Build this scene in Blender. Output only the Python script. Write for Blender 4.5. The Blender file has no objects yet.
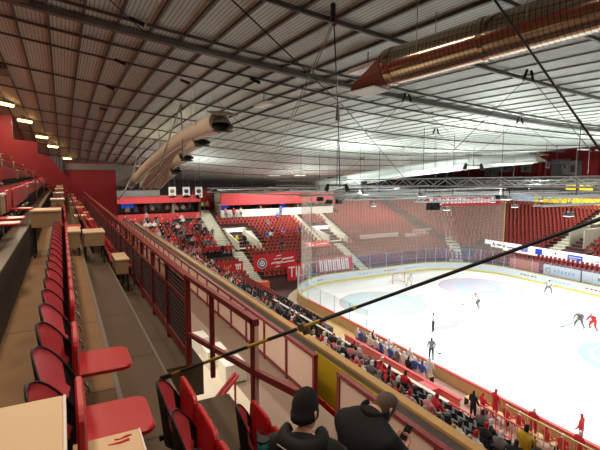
import bpy, math, random
from mathutils import Vector, Matrix
RND = random.Random(11)
D = bpy.data
SC = bpy.context.scene
COL = SC.collection
PI = math.pi
FLOOD, STAND, LOWER, UP, WARM = 330, 1000, 350, 700, 215   # lamp and added fill light powers in watts

# ------------------------------------------------------------------ materials
def lin(c):
    return tuple(((x/255)/12.92 if x/255 <= .04045 else ((x/255+.055)/1.055)**2.4) for x in c)

def mat(name, rgb, rough=.6, metal=0, var=.12, scale=6.0, spec=.4, emit=None, estr=0):
    m = D.materials.new(name); m.use_nodes = True
    nt = m.node_tree; b = nt.nodes['Principled BSDF']
    c = lin(rgb)
    b.inputs['Roughness'].default_value = rough
    b.inputs['Metallic'].default_value = metal
    b.inputs['Specular IOR Level'].default_value = spec
    if var:
        tc = nt.nodes.new('ShaderNodeTexCoord'); no = nt.nodes.new('ShaderNodeTexNoise')
        no.inputs['Scale'].default_value = scale; no.inputs['Detail'].default_value = 5
        mx = nt.nodes.new('ShaderNodeMix'); mx.data_type = 'RGBA'
        mx.inputs[6].default_value = (*[x*(1-var) for x in c], 1)
        mx.inputs[7].default_value = (*[min(1, x*(1+var)) for x in c], 1)
        nt.links.new(tc.outputs['Object'], no.inputs['Vector'])
        nt.links.new(no.outputs['Fac'], mx.inputs[0]); nt.links.new(mx.outputs[2], b.inputs['Base Color'])
    else:
        b.inputs['Base Color'].default_value = (*c, 1)
    if emit:
        b.inputs['Emission Color'].default_value = (*lin(emit), 1)
        b.inputs['Emission Strength'].default_value = estr
    return m

def N(nt, t, **kw):
    n = nt.nodes.new(t)
    for k, v in kw.items(): setattr(n, k, v)
    return n
def math_node(nt, op, a, b=None):
    n = N(nt, 'ShaderNodeMath', operation=op)
    for i, x in enumerate((a, b)):
        if x is None: continue
        if isinstance(x, (int, float)): n.inputs[i].default_value = x
        else: nt.links.new(x, n.inputs[i])
    return n.outputs[0]

def ribbed(name, rgb, dark, pitch, duty, axis='X', rough=.7, metal=0, var=.15, nscale=3.0, joint=None):
    """stripes of a second colour at a fixed pitch along an object axis (deck slots, slab joints, spiral seams)"""
    m = mat(name, rgb, rough, metal, 0)
    nt = m.node_tree; b = nt.nodes['Principled BSDF']
    tc = N(nt, 'ShaderNodeTexCoord'); sp = N(nt, 'ShaderNodeSeparateXYZ')
    nt.links.new(tc.outputs['Object'], sp.inputs[0])
    fr = math_node(nt, 'FRACT', math_node(nt, 'DIVIDE', sp.outputs[axis], pitch))
    st = math_node(nt, 'LESS_THAN', fr, duty)
    no = N(nt, 'ShaderNodeTexNoise'); no.inputs['Scale'].default_value = nscale; no.inputs['Detail'].default_value = 6
    nt.links.new(tc.outputs['Object'], no.inputs['Vector'])
    mx = N(nt, 'ShaderNodeMix', data_type='RGBA')
    c = lin(rgb)
    mx.inputs[6].default_value = (*[x*(1-var) for x in c], 1); mx.inputs[7].default_value = (*[x*(1+var) for x in c], 1)
    nt.links.new(no.outputs['Fac'], mx.inputs[0])
    m2 = N(nt, 'ShaderNodeMix', data_type='RGBA')
    nt.links.new(st, m2.inputs[0]); nt.links.new(mx.outputs[2], m2.inputs[6]); m2.inputs[7].default_value = (*lin(dark), 1)
    nt.links.new(m2.outputs[2], b.inputs['Base Color'])
    return m

def see_through(name, rgb, alpha, gloss=False):
    m = D.materials.new(name); m.use_nodes = True
    nt = m.node_tree; nt.nodes.remove(nt.nodes['Principled BSDF']); out = nt.nodes['Material Output']
    t = N(nt, 'ShaderNodeBsdfTransparent')
    d = N(nt, 'ShaderNodeBsdfGlossy' if gloss else 'ShaderNodeBsdfDiffuse')
    d.inputs['Color'].default_value = (*lin(rgb), 1)
    if gloss: d.inputs['Roughness'].default_value = .15
    mx = N(nt, 'ShaderNodeMixShader'); mx.inputs[0].default_value = alpha
    nt.links.new(t.outputs[0], mx.inputs[1])
    if gloss: nt.links.new(d.outputs[0], mx.inputs[2])
    else:
        tr = N(nt, 'ShaderNodeBsdfTranslucent'); tr.inputs['Color'].default_value = (*lin(rgb), 1)
        m2 = N(nt, 'ShaderNodeMixShader'); m2.inputs[0].default_value = .5
        nt.links.new(d.outputs[0], m2.inputs[1]); nt.links.new(tr.outputs[0], m2.inputs[2]); nt.links.new(m2.outputs[0], mx.inputs[2])
    nt.links.new(mx.outputs[0], out.inputs['Surface'])
    return m

M = {}
M['red'] = mat('red_plastic', (172, 22, 28), .38, var=.06, scale=3)
M['shell'] = mat('red_shell_plastic', (226, 92, 102), .4, var=.08, scale=3)
M['black'] = mat('black_plastic', (30, 30, 30), .5)
M['steel'] = mat('black_steel', (38, 36, 36), .4, metal=.4)
M['chrome'] = mat('chrome', (200, 196, 188), .22, metal=1, var=.03)
M['tan'] = mat('tan_board', (205, 176, 138), .55, var=.05, scale=2)
M['edge'] = mat('pale_edge', (222, 214, 210), .6, var=.04)
M['paint'] = mat('red_paint', (186, 30, 24), .5, var=.05)
M['boxgrey'] = mat('grey_laminate', (120, 112, 100), .6)
M['apron'] = mat('brown_laminate', (150, 124, 92), .6)
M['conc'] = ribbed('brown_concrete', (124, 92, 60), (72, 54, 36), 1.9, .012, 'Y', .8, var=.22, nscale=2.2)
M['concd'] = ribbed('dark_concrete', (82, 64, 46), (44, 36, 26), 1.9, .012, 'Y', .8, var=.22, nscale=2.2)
M['riser_shade'] = mat('shaded_riser', (62, 54, 46), .8)
M['nosing'] = mat('grey_nosing', (104, 94, 82), .6)
M['fence'] = mat('oxide_red_steel', (126, 38, 40), .45, var=.1)
M['slat'] = mat('dark_red_slat', (54, 22, 22), .6)
M['panel'] = mat('pale_panel', (226, 198, 186), .5, var=.03, scale=1)
M['white'] = mat('white_paint', (226, 224, 218), .5, var=.04)
M['landing'] = mat('pale_floor', (218, 208, 190), .7, var=.06, scale=2)
M['walk'] = mat('grey_brown_floor', (150, 130, 116), .7, var=.1, scale=1.5)
M['gold'] = mat('yellow_rail', (186, 146, 86), .5, var=.08)
M['yellow'] = mat('yellow_board', (206, 176, 40), .5, var=.1, scale=4)
M['redwall'] = mat('dark_red_wall', (128, 22, 30), .6, var=.08, scale=.8)
M['greywall'] = mat('grey_wall', (112, 112, 110), .7, var=.1, scale=.8)
M['darkwall'] = mat('dark_wall', (60, 58, 58), .8, var=.2, scale=.6)
M['curtain'] = mat('slate_curtain', (70, 74, 82), .8, var=.1)
M['ice'] = mat('ice', (244, 248, 250), .35, var=.012, scale=.25, spec=.3)
M['iceblue'] = mat('pale_blue_paint', (190, 212, 232), .4, var=.06, scale=1)
M['iceblue2'] = mat('blue_paint', (150, 184, 218), .4, var=.08, scale=1)
M['icered'] = mat('washed_red_line', (226, 184, 190), .4, var=.03)
M['icegrey'] = mat('grey_green_paint', (190, 210, 212), .4, var=.06)
M['icelilac'] = mat('lilac_paint', (212, 206, 224), .4, var=.05)
M['board'] = mat('white_board', (214, 224, 232), .4, var=.03)
M['kick'] = mat('yellow_kick', (226, 206, 96), .5, var=.05)
M['capred'] = mat('red_cap', (206, 60, 64), .4, var=.04)
M['capgold'] = mat('gold_cap', (214, 178, 96), .4, var=.05)
M['ply'] = mat('tan_plywood', (196, 166, 116), .6, var=.08, scale=2)
M['glass'] = see_through('rink_glass', (190, 215, 235), .10, True)
M['net'] = see_through('safety_netting', (240, 236, 224), .285)
M['window'] = see_through('window_glass', (200, 215, 225), .12, True)
M['post'] = mat('glass_post', (196, 196, 206), .4, metal=.3)
M['duct'] = ribbed('galvanised_duct', (190, 172, 150), (118, 102, 86), .11, .14, 'Z', .15, metal=1, var=.08)
M['ductred'] = mat('brown_duct_hood', (120, 66, 52), .5, metal=.2)
M['ductbeige'] = ribbed('beige_duct', (250, 244, 226), (226, 216, 192), .3, .04, 'Z', .45, metal=.0, var=.05)
M['orange'] = mat('orange_red_box', (206, 84, 52), .5)
M['benchfloor'] = mat('bench_floor', (176, 140, 128), .7, var=.1, scale=1)
M['ductsilver'] = mat('silver_duct', (206, 210, 206), .35, metal=.6, var=.05)
M['roof'] = ribbed('roof_deck', (200, 206, 197), (122, 124, 118), .128, .18, 'X', .6, var=.10, nscale=.9)
M['rib'] = mat('roof_rib', (84, 80, 74), .5, var=.1)
M['riblit'] = mat('lit_roof_rib', (176, 176, 172), .5, var=.1)
M['beam'] = mat('roof_beam', (104, 100, 96), .5, var=.1)
M['cable'] = mat('dark_cable', (28, 26, 26), .5)
M['palecable'] = mat('pale_cable', (150, 146, 140), .5)
M['truss'] = mat('truss_aluminium', (170, 170, 172), .35, metal=.7)
M['seatred'] = mat('stand_red_plastic', (160, 66, 60), .5, var=.12)
M['seatdark'] = mat('charcoal_plastic', (56, 50, 54), .45, var=.1)
M['step'] = mat('stand_concrete', (84, 58, 56), .8, var=.12, scale=1)
M['stepdark'] = mat('lower_stand_concrete', (84, 70, 68), .8, var=.12, scale=1)
M['stair'] = mat('stair_concrete', (206, 206, 190), .7, var=.06, scale=1)
M['banner'] = mat('red_banner_cloth', (206, 34, 46), .7, var=.04)
M['letter'] = mat('white_lettering', (240, 238, 236), .6, var=.02)
M['navy'] = mat('navy_print', (40, 52, 92), .6, var=.05)
M['bluelogo'] = mat('blue_print', (36, 84, 200), .5, var=.02, emit=(36, 84, 200), estr=.5)
M['led'] = mat('lit_screen', (240, 240, 246), .5, var=0, emit=(245, 245, 250), estr=.8)
M['ledyellow'] = mat('lit_yellow_sign', (230, 214, 60), .5, var=0, emit=(236, 220, 60), estr=.7)
M['ledblue'] = mat('lit_pale_blue_sign', (180, 205, 226), .5, var=0, emit=(180, 205, 226), estr=.5)
M['lamp'] = mat('warm_lamp', (255, 220, 170), .5, var=0, emit=(255, 196, 120), estr=9)
M['coollamp'] = mat('cool_lamp', (250, 250, 255), .5, var=0, emit=(250, 250, 255), estr=4)
M['suite'] = mat('suite_interior', (150, 132, 112), .7, var=.25, scale=1.2)
M['fascia'] = mat('red_fascia', (206, 74, 78), .5, var=.05)
M['pinkwall'] = mat('faded_red_wall', (214, 122, 110), .5, var=.07, scale=1)
M['railred'] = mat('bright_red_rail', (206, 66, 74), .45, var=.05)
M['teal'] = mat('teal_cup', (24, 92, 96), .4)
M['phone'] = mat('dark_red_case', (96, 22, 34), .35, var=.03)
M['screen'] = mat('black_glass', (14, 14, 18), .12, var=0)

# ------------------------------------------------------------------ mesh builder
class MB:
    def __init__(s): s.v = []; s.f = []; s.m = []
    def add(s, vs, fs, mi=0, X=None):
        o = len(s.v)
        for p in vs:
            p = Vector(p); s.v.append(tuple(X @ p) if X else tuple(p))
        for f in fs: s.f.append([i+o for i in f]); s.m.append(mi)
        return s
    def box(s, a, b, mi=0, X=None):
        (x0, y0, z0), (x1, y1, z1) = a, b
        vs = [(x0, y0, z0), (x1, y0, z0), (x1, y1, z0), (x0, y1, z0), (x0, y0, z1), (x1, y0, z1), (x1, y1, z1), (x0, y1, z1)]
        return s.add(vs, [(3, 2, 1, 0), (4, 5, 6, 7), (0, 1, 5, 4), (1, 2, 6, 5), (2, 3, 7, 6), (3, 0, 4, 7)], mi, X)
    def cbox(s, c, d, mi=0, X=None):
        return s.box([c[i]-d[i]/2 for i in range(3)], [c[i]+d[i]/2 for i in range(3)], mi, X)
    def bar(s, p, q, w, h=None, mi=0, up=(0, 0, 1)):
        p = Vector(p); q = Vector(q); h = h or w; d = (q-p).normalized(); up = Vector(up)
        if abs(d.dot(up)) > .98: up = Vector((1, 0, 0))
        r = d.cross(up).normalized()*w/2; u = r.cross(d).normalized()*h/2
        vs = [p-r-u, p+r-u, p+r+u, p-r+u, q-r-u, q+r-u, q+r+u, q-r+u]
        return s.add(vs, [(3, 2, 1, 0), (4, 5, 6, 7), (0, 1, 5, 4), (1, 2, 6, 5), (2, 3, 7, 6), (3, 0, 4, 7)], mi)
    def tube(s, pts, r, n=8, mi=0, cap=True):
        pts = [Vector(p) for p in pts]; rs = r if isinstance(r, (list, tuple)) else [r]*len(pts)
        o = len(s.v); prev = None
        for i, p in enumerate(pts):
            t = (pts[min(i+1, len(pts)-1)]-pts[max(i-1, 0)]).normalized()
            if prev is None:
                a = Vector((0, 0, 1)) if abs(t.z) < .9 else Vector((1, 0, 0)); prev = t.cross(a).normalized()
            prev = (prev-t*prev.dot(t)).normalized(); b = t.cross(prev)
            for k in range(n):
                an = 2*PI*k/n; s.v.append(tuple(p+(prev*math.cos(an)+b*math.sin(an))*rs[i]))
        for i in range(len(pts)-1):
            for k in range(n):
                s.f.append([o+i*n+k, o+i*n+(k+1) % n, o+(i+1)*n+(k+1) % n, o+(i+1)*n+k]); s.m.append(mi)
        if cap:
            s.f.append([o+k for k in range(n)][::-1]); s.m.append(mi)
            s.f.append([o+(len(pts)-1)*n+k for k in range(n)]); s.m.append(mi)
        return s
    def loft(s, secs, mi=0, cap=True, closed=True):
        o = len(s.v); n = len(secs[0])
        for sec in secs: s.v += [tuple(p) for p in sec]
        for i in range(len(secs)-1):
            for k in range(n if closed else n-1):
                s.f.append([o+i*n+k, o+i*n+(k+1) % n, o+(i+1)*n+(k+1) % n, o+(i+1)*n+k]); s.m.append(mi)
        if cap and closed:
            s.f.append([o+k for k in range(n)][::-1]); s.m.append(mi)
            s.f.append([o+(len(secs)-1)*n+k for k in range(n)]); s.m.append(mi)
        return s
    def mesh(s, name, mats, smooth=False):
        me = D.meshes.new(name); me.from_pydata(s.v, [], s.f)
        for m in (mats if isinstance(mats, (list, tuple)) else [mats]): me.materials.append(M[m] if isinstance(m, str) else m)
        me.polygons.foreach_set('material_index', s.m)
        if smooth: me.polygons.foreach_set('use_smooth', [True]*len(s.f))
        me.update(); return me

def tag(o, label=None, cat=None, group=None, kind=None):
    for k, v in (('label', label), ('category', cat), ('group', group), ('kind', kind)):
        if v: o[k] = v
    return o
def link(name, data, parent=None, loc=None, rz=0):
    o = D.objects.new(name, data); COL.objects.link(o)
    if parent: o.parent = parent
    if loc: o.location = loc
    if rz: o.rotation_euler = (0, 0, rz)
    return o
def put(name, mb, mats, parent=None, smooth=False, bevel=0, loc=None, rz=0):
    o = link(name, mb.mesh(name, mats, smooth), parent, loc, rz)
    if bevel:
        b = o.modifiers.new('bevel', 'BEVEL'); b.width = bevel; b.segments = 3; b.limit_method = 'ANGLE'
    return o
def thing(name, label, cat, loc=(0, 0, 0), rz=0, group=None):
    o = link(name, None, None, loc, rz); o.empty_display_size = .1
    return tag(o, label, cat, group)
def struct(name, mb, mats, smooth=False, bevel=0):
    return tag(put(name, mb, mats, None, smooth, bevel), kind='structure')
ORD = 'first second third fourth fifth sixth seventh eighth ninth tenth eleventh twelfth thirteenth fourteenth fifteenth sixteenth seventeenth eighteenth nineteenth twentieth'.split()
def text(name, body, size, matname, parent, Xf, extrude=.004):
    cu = D.curves.new(name, 'FONT'); cu.body = body; cu.size = size; cu.extrude = extrude; cu.align_x = 'CENTER'; cu.align_y = 'CENTER'
    t = D.objects.new('tmp', cu); COL.objects.link(t)
    me = D.meshes.new_from_object(t.evaluated_get(bpy.context.evaluated_depsgraph_get()))
    D.objects.remove(t); D.curves.remove(cu)
    me.materials.clear(); me.materials.append(M[matname]); me.transform(Xf)
    return link(name, me, parent)

# ------------------------------------------------------------------ camera (lens fitted to the rink's known sizes)
CZ = 13.19
cam = D.cameras.new('camera'); cam.lens = 26.93; cam.sensor_width = 36; cam.clip_end = 400; cam.clip_start = .05
co = link('camera', cam, None, (0, 0, CZ)); co.rotation_euler = (math.radians(90-6.516), 0, math.radians(-27.834)); SC.camera = co
def ray(u, v):
    f, ya, pi = 448.8, math.radians(27.834), math.radians(6.516)
    fw = Vector((math.sin(ya)*math.cos(pi), math.cos(ya)*math.cos(pi), -math.sin(pi)))
    r = Vector((math.cos(ya), -math.sin(ya), 0)); up = r.cross(fw)
    return fw+r*((u-300)/f)-up*((v-225)/f)
def at_depth(u, v, d):
    return Vector((0, 0, CZ))+ray(u, v)*d
def on(u, v, ax, val):
    d = ray(u, v); t = (val-(0, 0, CZ)[ax])/d[ax]; return Vector((0, 0, CZ))+d*t

# rink: X 20.51..50.51, Y -14.43..45.57
X1, X2, Y1, Y2, RC = 20.51, 50.51, -14.43, 45.57, 8.5
XC, YC = 35.51, 15.57

# ------------------------------------------------------------------ roof
def zr(x, y):
    return CZ+2.85+.002*(x-35)**2-.0015*(y-YC)**2
mb = MB()
xs = [-8+2*i for i in range(43)]; ys = [-24+2.5*i for i in range(40)]
n = len(ys)
for x in xs:
    for y in ys: mb.v.append((x, y, zr(x, y)))
for i in range(len(xs)-1):
    for j in range(n-1):
        mb.f.append([i*n+j, i*n+j+1, (i+1)*n+j+1, (i+1)*n+j]); mb.m.append(0)
struct('ceiling', mb, 'roof', smooth=True)
k = -7
while -.12+1.025*k < 75:
    x = -.12+1.025*k; k += 1
    mb = MB()
    for y0, y1 in zip(ys[:-1], ys[1:]):
        pass
    w = .085 if x < 12 else .045; dp = .10 if x < 12 else .05
    mb.loft([[(x-w/2, y, zr(x, y)-.005), (x+w/2, y, zr(x, y)-.005), (x+w/2, y, zr(x, y)-dp), (x-w/2, y, zr(x, y)-dp)] for y in ys])
    struct('ceiling_rib', mb, 'rib' if x < 12 else 'riblit')  # ribs toward the rink take a paler colour that paints in its light
for y, w, h in ((-9, .08, .1), (-3.5, .08, .1), (2, .08, .1), (7.4, .08, .1), (11.2, .10, .12), (15.8, .08, .09), (16.9, .28, .18), (19.0, .08, .09), (21.3, .06, .08),
             (26.6, .08, .09), (32.2, .08, .09), (38.3, .07, .08), (43, .07, .08), (49, .07, .08), (55, .07, .08), (61, .07, .08)):
    mb = MB()
    mb.loft([[(x, y-w/2, zr(x, y)-.07), (x, y+w/2, zr(x, y)-.07), (x, y+w/2, zr(x, y)-.07-h), (x, y-w/2, zr(x, y)-.07-h)] for x in xs])
    struct('ceiling_beam', mb, 'beam' if w > .2 else 'rib')

# ------------------------------------------------------------------ outer shell
struct('floor', MB().box((-8, -24, -.3), (76, 73, -.03)), 'step')
struct('wall_left', MB().box((-6.3, -24, -.03), (-6, 73, 21)), 'redwall')
struct('wall_front', MB().box((-6, -24, -.03), (76, -23.7, 21)), 'darkwall')
struct('wall_back', MB().box((-6, 70.5, -.03), (76, 70.8, 16)), 'darkwall')
struct('wall_right', MB().box((74.5, -23.7, -.03), (74.8, 70.5, 21)), 'redwall')

# ------------------------------------------------------------------ upper stand
LEV = [(-5, -6.0, -3.33, 14.1), (-4, -3.33, -2.63, 13.6), (-3, -2.63, -1.95, 13.1), (-2, -1.95, -1.28, 12.6), (-1, -1.28, -.66, 12.1)]
# (row, x back edge, x front edge, tread height)
YEND = 40.0
for j, xa, xb, z in LEV:
    struct('stand_step', MB().box((xa, -6, z-.9), (xb, YEND, z)), 'concd')
struct('stand_step', MB().box((-.66, -6, 10.6), (.31, YEND, 11.44)), 'conc')
struct('stand_step', MB().box((.31, -6, 10.1), (.94, YEND, 10.92)), 'concd')
struct('stand_step', MB().box((.94, 6.35, 9.9), (1.72, YEND, 10.40)), 'concd')
struct('stand_step', MB().box((.94, -6, 9.9), (1.74, 5.25, 10.40)), 'concd')
struct('stand_step', MB().box((1.74, -6, 9.4), (2.45, 3.4, 9.88)), 'concd')
# the grey capping along the step behind the front row, steel nosings on the lower treads
struct('wall_riser', MB().box((-.662, -6, 11.44), (-.652, YEND, 12.102)), 'riser_shade')  # thin dark panel puts the shade on this face into its colour
struct('trim_1', MB().box((-.80, -6, 12.102), (-.645, 10.6, 12.13)), 'nosing', bevel=.01)
struct('trim_2', MB().box((.295, -6, 11.36), (.335, YEND, 11.445)), 'nosing')
struct('trim_3', MB().box((.925, -6, 10.86), (.955, YEND, 10.925)), 'nosing')
# vertical concrete under the stand down to the concourse
struct('wall_stand', MB().box((.85, -6, 7.0), (1.10, YEND, 9.9)), 'landing')

def seat_parts():
    P = {}
    # curved shell: two skins, red inside, black outside
    mb = MB(); nu, nv = 12, 10
    def pt(i, j, off):
        t = -1+2*i/nu; s = j/nv
        hw = .19
        H = .47-.25*abs(t)**2.4
        z = .36+H*s
        y = t*hw*(.62+.38*min(1, s/.6))
        x = -.09+.11*abs(t)**1.7-.05*(z-.36)/.5
        return (x-off*(1-.7*abs(t)), y-off*t*.7, z)
    for off, mi, flip in ((0, 0, 0), (.014, 1, 1)):
        o = len(mb.v)
        for i in range(nu+1):
            for j in range(nv+1): mb.v.append(pt(i, j, off))
        for i in range(nu):
            for j in range(nv):
                q = [o+i*(nv+1)+j, o+(i+1)*(nv+1)+j, o+(i+1)*(nv+1)+j+1, o+i*(nv+1)+j+1]
                mb.f.append(q[::-1] if flip else q); mb.m.append(mi if j > 2 else 1)
    h = (nu+1)*(nv+1)
    rim = [i*(nv+1) for i in range(nu+1)]+[nu*(nv+1)+j for j in range(1, nv+1)]+[i*(nv+1)+nv for i in range(nu-1, -1, -1)]+[j for j in range(nv-1, 0, -1)]
    for a, b in zip(rim, rim[1:]+rim[:1]): mb.f.append([a, b, b+h, a+h]); mb.m.append(1)
    ring = [mb.v[q] for q in rim[nu:-nv+1]]
    mb.tube(ring, .006, 6, 1)
    P['back'] = mb.mesh('seat_shell', ['shell', 'black'], True)
    P['back'].transform(Matrix.Translation((.01, 0, 0)) @ Matrix.Rotation(math.radians(-20), 4, 'Z'))
    def pad(folded):
        mb = MB(); out = []
        L, W, r = .42, .215, .07
        pts = [(0, -W), (L-r, -W)]+[(L-r+r*math.sin(a), -W+r-r*math.cos(a)) for a in (PI/8, PI/4, 3*PI/8)]+[(L, -W+r), (L, W-r)]+[(L-r+r*math.cos(a), W-r+r*math.sin(a)) for a in (PI/8, PI/4, 3*PI/8)]+[(L-r, W), (0, W)]
        lay = [(.0, 0, .94), (.010, 0, 1), (.030, 0, 1), (.038, 0, .95)]
        secs = []
        for z, _, k in lay: secs.append([(L/2+(x-L/2)*k, y*k, z) for x, y in pts])
        mb.loft(secs)
        me = mb.mesh('seat_pad', ['red'])
        if folded: me.transform(Matrix.Translation((.055, 0, .36)) @ Matrix.Rotation(math.radians(-89), 4, 'Y') @ Matrix.Translation((0, 0, -.038)))
        else: me.transform(Matrix.Translation((.03, 0, .335)))
        return me
    P['up'] = pad(True); P['down'] = pad(False)
    mb = MB()
    for y in (-.17, .17):
        mb.bar((.05, y, .0), (.05, y, .335), .03, .05)
        mb.bar((-.10, y, .335), (.10, y, .335), .025, .04)
    mb.bar((.05, -.20, .30), (.05, .20, .30), .035, .035)
    P['frame'] = mb.mesh('seat_frame', ['steel'])
    mb = MB().tube([(.06, -.17, .30), (.12, -.17, .29), (.15, -.17, .25), (.15, -.17, .21)], .010, 8)
    P['hook'] = mb.mesh('hook', ['chrome'], True)
    return P
SP = seat_parts()
# one-mesh seat for the small distant ones
def far_seat():
    mb = MB()
    for y0, y1, xa, xb, za, zb in ((-.21, -.10, .0, -.13, .62, .84), (-.10, .10, -.14, -.14, .85, .85), (.10, .21, -.13, .0, .84, .62)):
        mb.add([(xa, y0, .36), (xb, y1, .36), (xb-.05, y1*.95, zb), (xa-.03, y0*.95, za)], [(0, 1, 2, 3)], 0)
        mb.add([(xa-.02, y0, .36), (xb-.02, y1, .36), (xb-.07, y1*.95, zb+.01), (xa-.05, y0*.95, za+.01)], [(3, 2, 1, 0)], 1)
    mb.box((.012, -.21, .36), (.05, .21, .78), 2)
    mb.bar((.05, -.17, 0), (.05, -.17, .42), .03, .05, 1); mb.bar((.05, .17, 0), (.05, .17, .42), .03, .05, 1)
    return mb.mesh('tip_up_chair', ['shell', 'black', 'red'])
FS = far_seat()
GAP = {}
def add_seat(x, y, z, label, group, down=False, full=True):
    if not full:
        o = link('tip_up_chair', FS, None, (x, y, z)); return tag(o, label, 'seat', group)
    t = thing('tip_up_chair', label, 'seat', (x, y, z), 0, group)
    link('backrest', SP['back'], t); link('seat_pad', SP['down' if down else 'up'], t)
    f = link('seat_frame', SP['frame'], t); link('hook', SP['hook'], f)
    return t
# front row right under the camera
for k in range(18):
    y = 2.17+.46*k
    add_seat(-.06, y, 11.44, ('red seat with pad lowered flat, ' if k in (1, 3) else 'red tip-up seat with raised pad, ')+ORD[k]+' beyond the corner tan desk', 'front row tip-up seats', k in (1, 3))
for k in range(4):
    add_seat(.635, 1.68+.46*k, 10.92, 'red tip-up seat in the row left of the black beanie, '+ORD[3-k]+' from far end', 'short row of seats')
for k in range(4):
    add_seat(1.33, 2.02+.46*k, 10.40, ['red tip-up seat nearest the picture bottom, beside the person in the beanie', 'red tip-up seat under the person in the black beanie', 'red tip-up seat just beyond the person in the black beanie', 'end seat of the row beyond the person in the black beanie'][k], 'seats around the person in the beanie')
for k in range(3):
    add_seat(2.0, 2.0+.46*k, 9.88, ['red tip-up seat nearest the picture bottom, near the person in navy', 'red tip-up seat beside the person in navy, on the near side', 'red tip-up seat under the person in the navy jacket'][k], 'seats around the person in navy')

# desks: a tan top on a grey box, standing in the seat rows
def desk(x0, x1, y0, y1, ztop, zfl, label, group, topmat='tan', mark=False):
    t = thing('spectator_desk', label, 'desk', ((x0+x1)/2, (y0+y1)/2, zfl), 0, group)
    w, d, h = (x1-x0)/2, (y1-y0)/2, ztop-zfl
    put('desk_top', MB().box((-w, -d, h-.035), (w, d, h)), topmat, t, bevel=.004)
    put('edge_strip', MB().box((w, -d, h-.036), (w+.008, d, h+.001)), 'edge', t)
    put('apron', MB().box((-w+.015, -d+.015, h-.36), (w-.015, d-.015, h-.035)), 'apron', t, bevel=.005)
    for sx in (-1, 1):
        for sy in (-1, 1): put('leg', MB().cbox((sx*(w-.04), sy*(d-.05), (h-.36)/2), (.04, .04, h-.36)), 'steel', t)
    if mark:
        put('paint_smear', MB().tube([(.03, d-.05, h), (.05, d-.055, h), (.08, d-.045, h), (.105, d-.04, h)], [.006, .004, .008, .004], 6).tube([(.0, d-.08, h), (.05, d-.085, h), (.09, d-.075, h)], [.003, .007, .009], 6), 'paint', t)
    return t
desk(-.62, -.035, .8, 1.665, 12.44, 11.44, 'big tan topped desk at the bottom left corner, with chipped white edge', None)
desk(-.02, .26, .9, 2.15, 11.98, 11.44, 'low tan desk with red paint marks, in front of the big corner desk', None, mark=True)
desk(-.62, -.06, 10.65, 11.4, 12.44, 11.44, 'tan desk at the far end of the front seat row', None)
desk(.0, .29, 10.55, 11.55, 11.98, 11.44, 'low tan desk beside the far end of the front seat row', None)
desk(.40, .90, 12.4, 13.3, 11.72, 10.92, 'grey desk with pale top one step below the front seat row', None)
desk(1.0, 1.30, 11.1, 12.1, 11.2, 10.40, 'pale topped desk standing beside the red fence', None)

ROWN = {-5: 'topmost', -4: 'second highest', -3: 'third highest', -2: 'fourth highest', -1: 'fifth highest', 0: 'front', 1: 'first lower', 2: 'lowest'}
rows = {-4: (-3.1, 13.6, 20), -3: (-2.4, 13.1, 15), -2: (-1.7, 12.6, 11), -1: (-1.03, 12.1, 6.5), 0: (-.06, 11.44, 12.2), 1: (.635, 10.92, 14.2), 2: (1.05, 10.40, 12.6)}
for j, (x, z, y0) in rows.items():
    y = y0; c = 0; dk = 0
    run = RND.randint(6, 9)
    while y < YEND-1:
        if c < run:
            dn = (j == 2 and c in (0, 1) and dk == 0) or RND.random() < .10
            full = y < 16.5
            add_seat(x, y, z, 'red tip-up seat of the '+ROWN[j]+' upper row, '+('before its first desk' if dk == 0 else 'past its '+ORD[min(dk-1, 19)]+' desk'), 'upper seats %s run %d' % (ROWN[j], dk), dn, full)
            y += .46; c += 1
        else:
            top = z+(.95 if j == 0 else .74)
            desk(x-.30, x+.10, y-.1, y+.62, top, z, 'pale topped desk, %s along the %s upper row' % (ORD[min(dk, 19)], ROWN[j]), None, 'tan' if RND.random() < .6 else 'edge')
            y += .95; c = 0; dk += 1; run = RND.randint(7, 11)
            if j <= -1: run += 3

# handrails at the stair flights of the upper stand
for i, y in enumerate((17.0, 24.0, 31.0, 37.5)):
    mb = MB()
    for (x, z) in ((-3.25, 13.6), (-1.9, 12.6), (-.75, 12.1), (.5, 10.92)):
        mb.tube([(x, y, z), (x, y, z+.95)], .018, 6)
    mb.tube([(-3.25, y, 14.55), (-1.9, y, 13.55), (-.75, y, 13.05), (.5, y, 11.87)], .018, 6)
    t = thing('stair_handrail', '%s pale handrail crossing the upper seat rows' % ['nearest', 'second', 'third', 'farthest'][i], 'handrail')
    put('rail', mb, 'fence', t)

# end wall of the stand, stepping down with the rake
mb = MB()
yw = YEND
prof = [(-6, 17.6), (-3.05, 17.5), (-3.05, 15.75), (-1.5, 15.6), (-1.5, 14.75), (-.75, 14.5), (.9, 12.25), (2.0, 11.6)]
poly = [(x, z) for x, z in prof]+[(2.0, 9.0), (-6, 9.0)]
nP = len(poly)
mb.add([(x, yw, z) for x, z in poly]+[(x, yw+.25, z) for x, z in poly], [list(range(nP)), list(range(2*nP-1, nP-1, -1))]+[[i, i+nP, (i+1) % nP+nP, (i+1) % nP] for i in range(nP)])
struct('wall_stand_end', mb, 'redwall')
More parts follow.
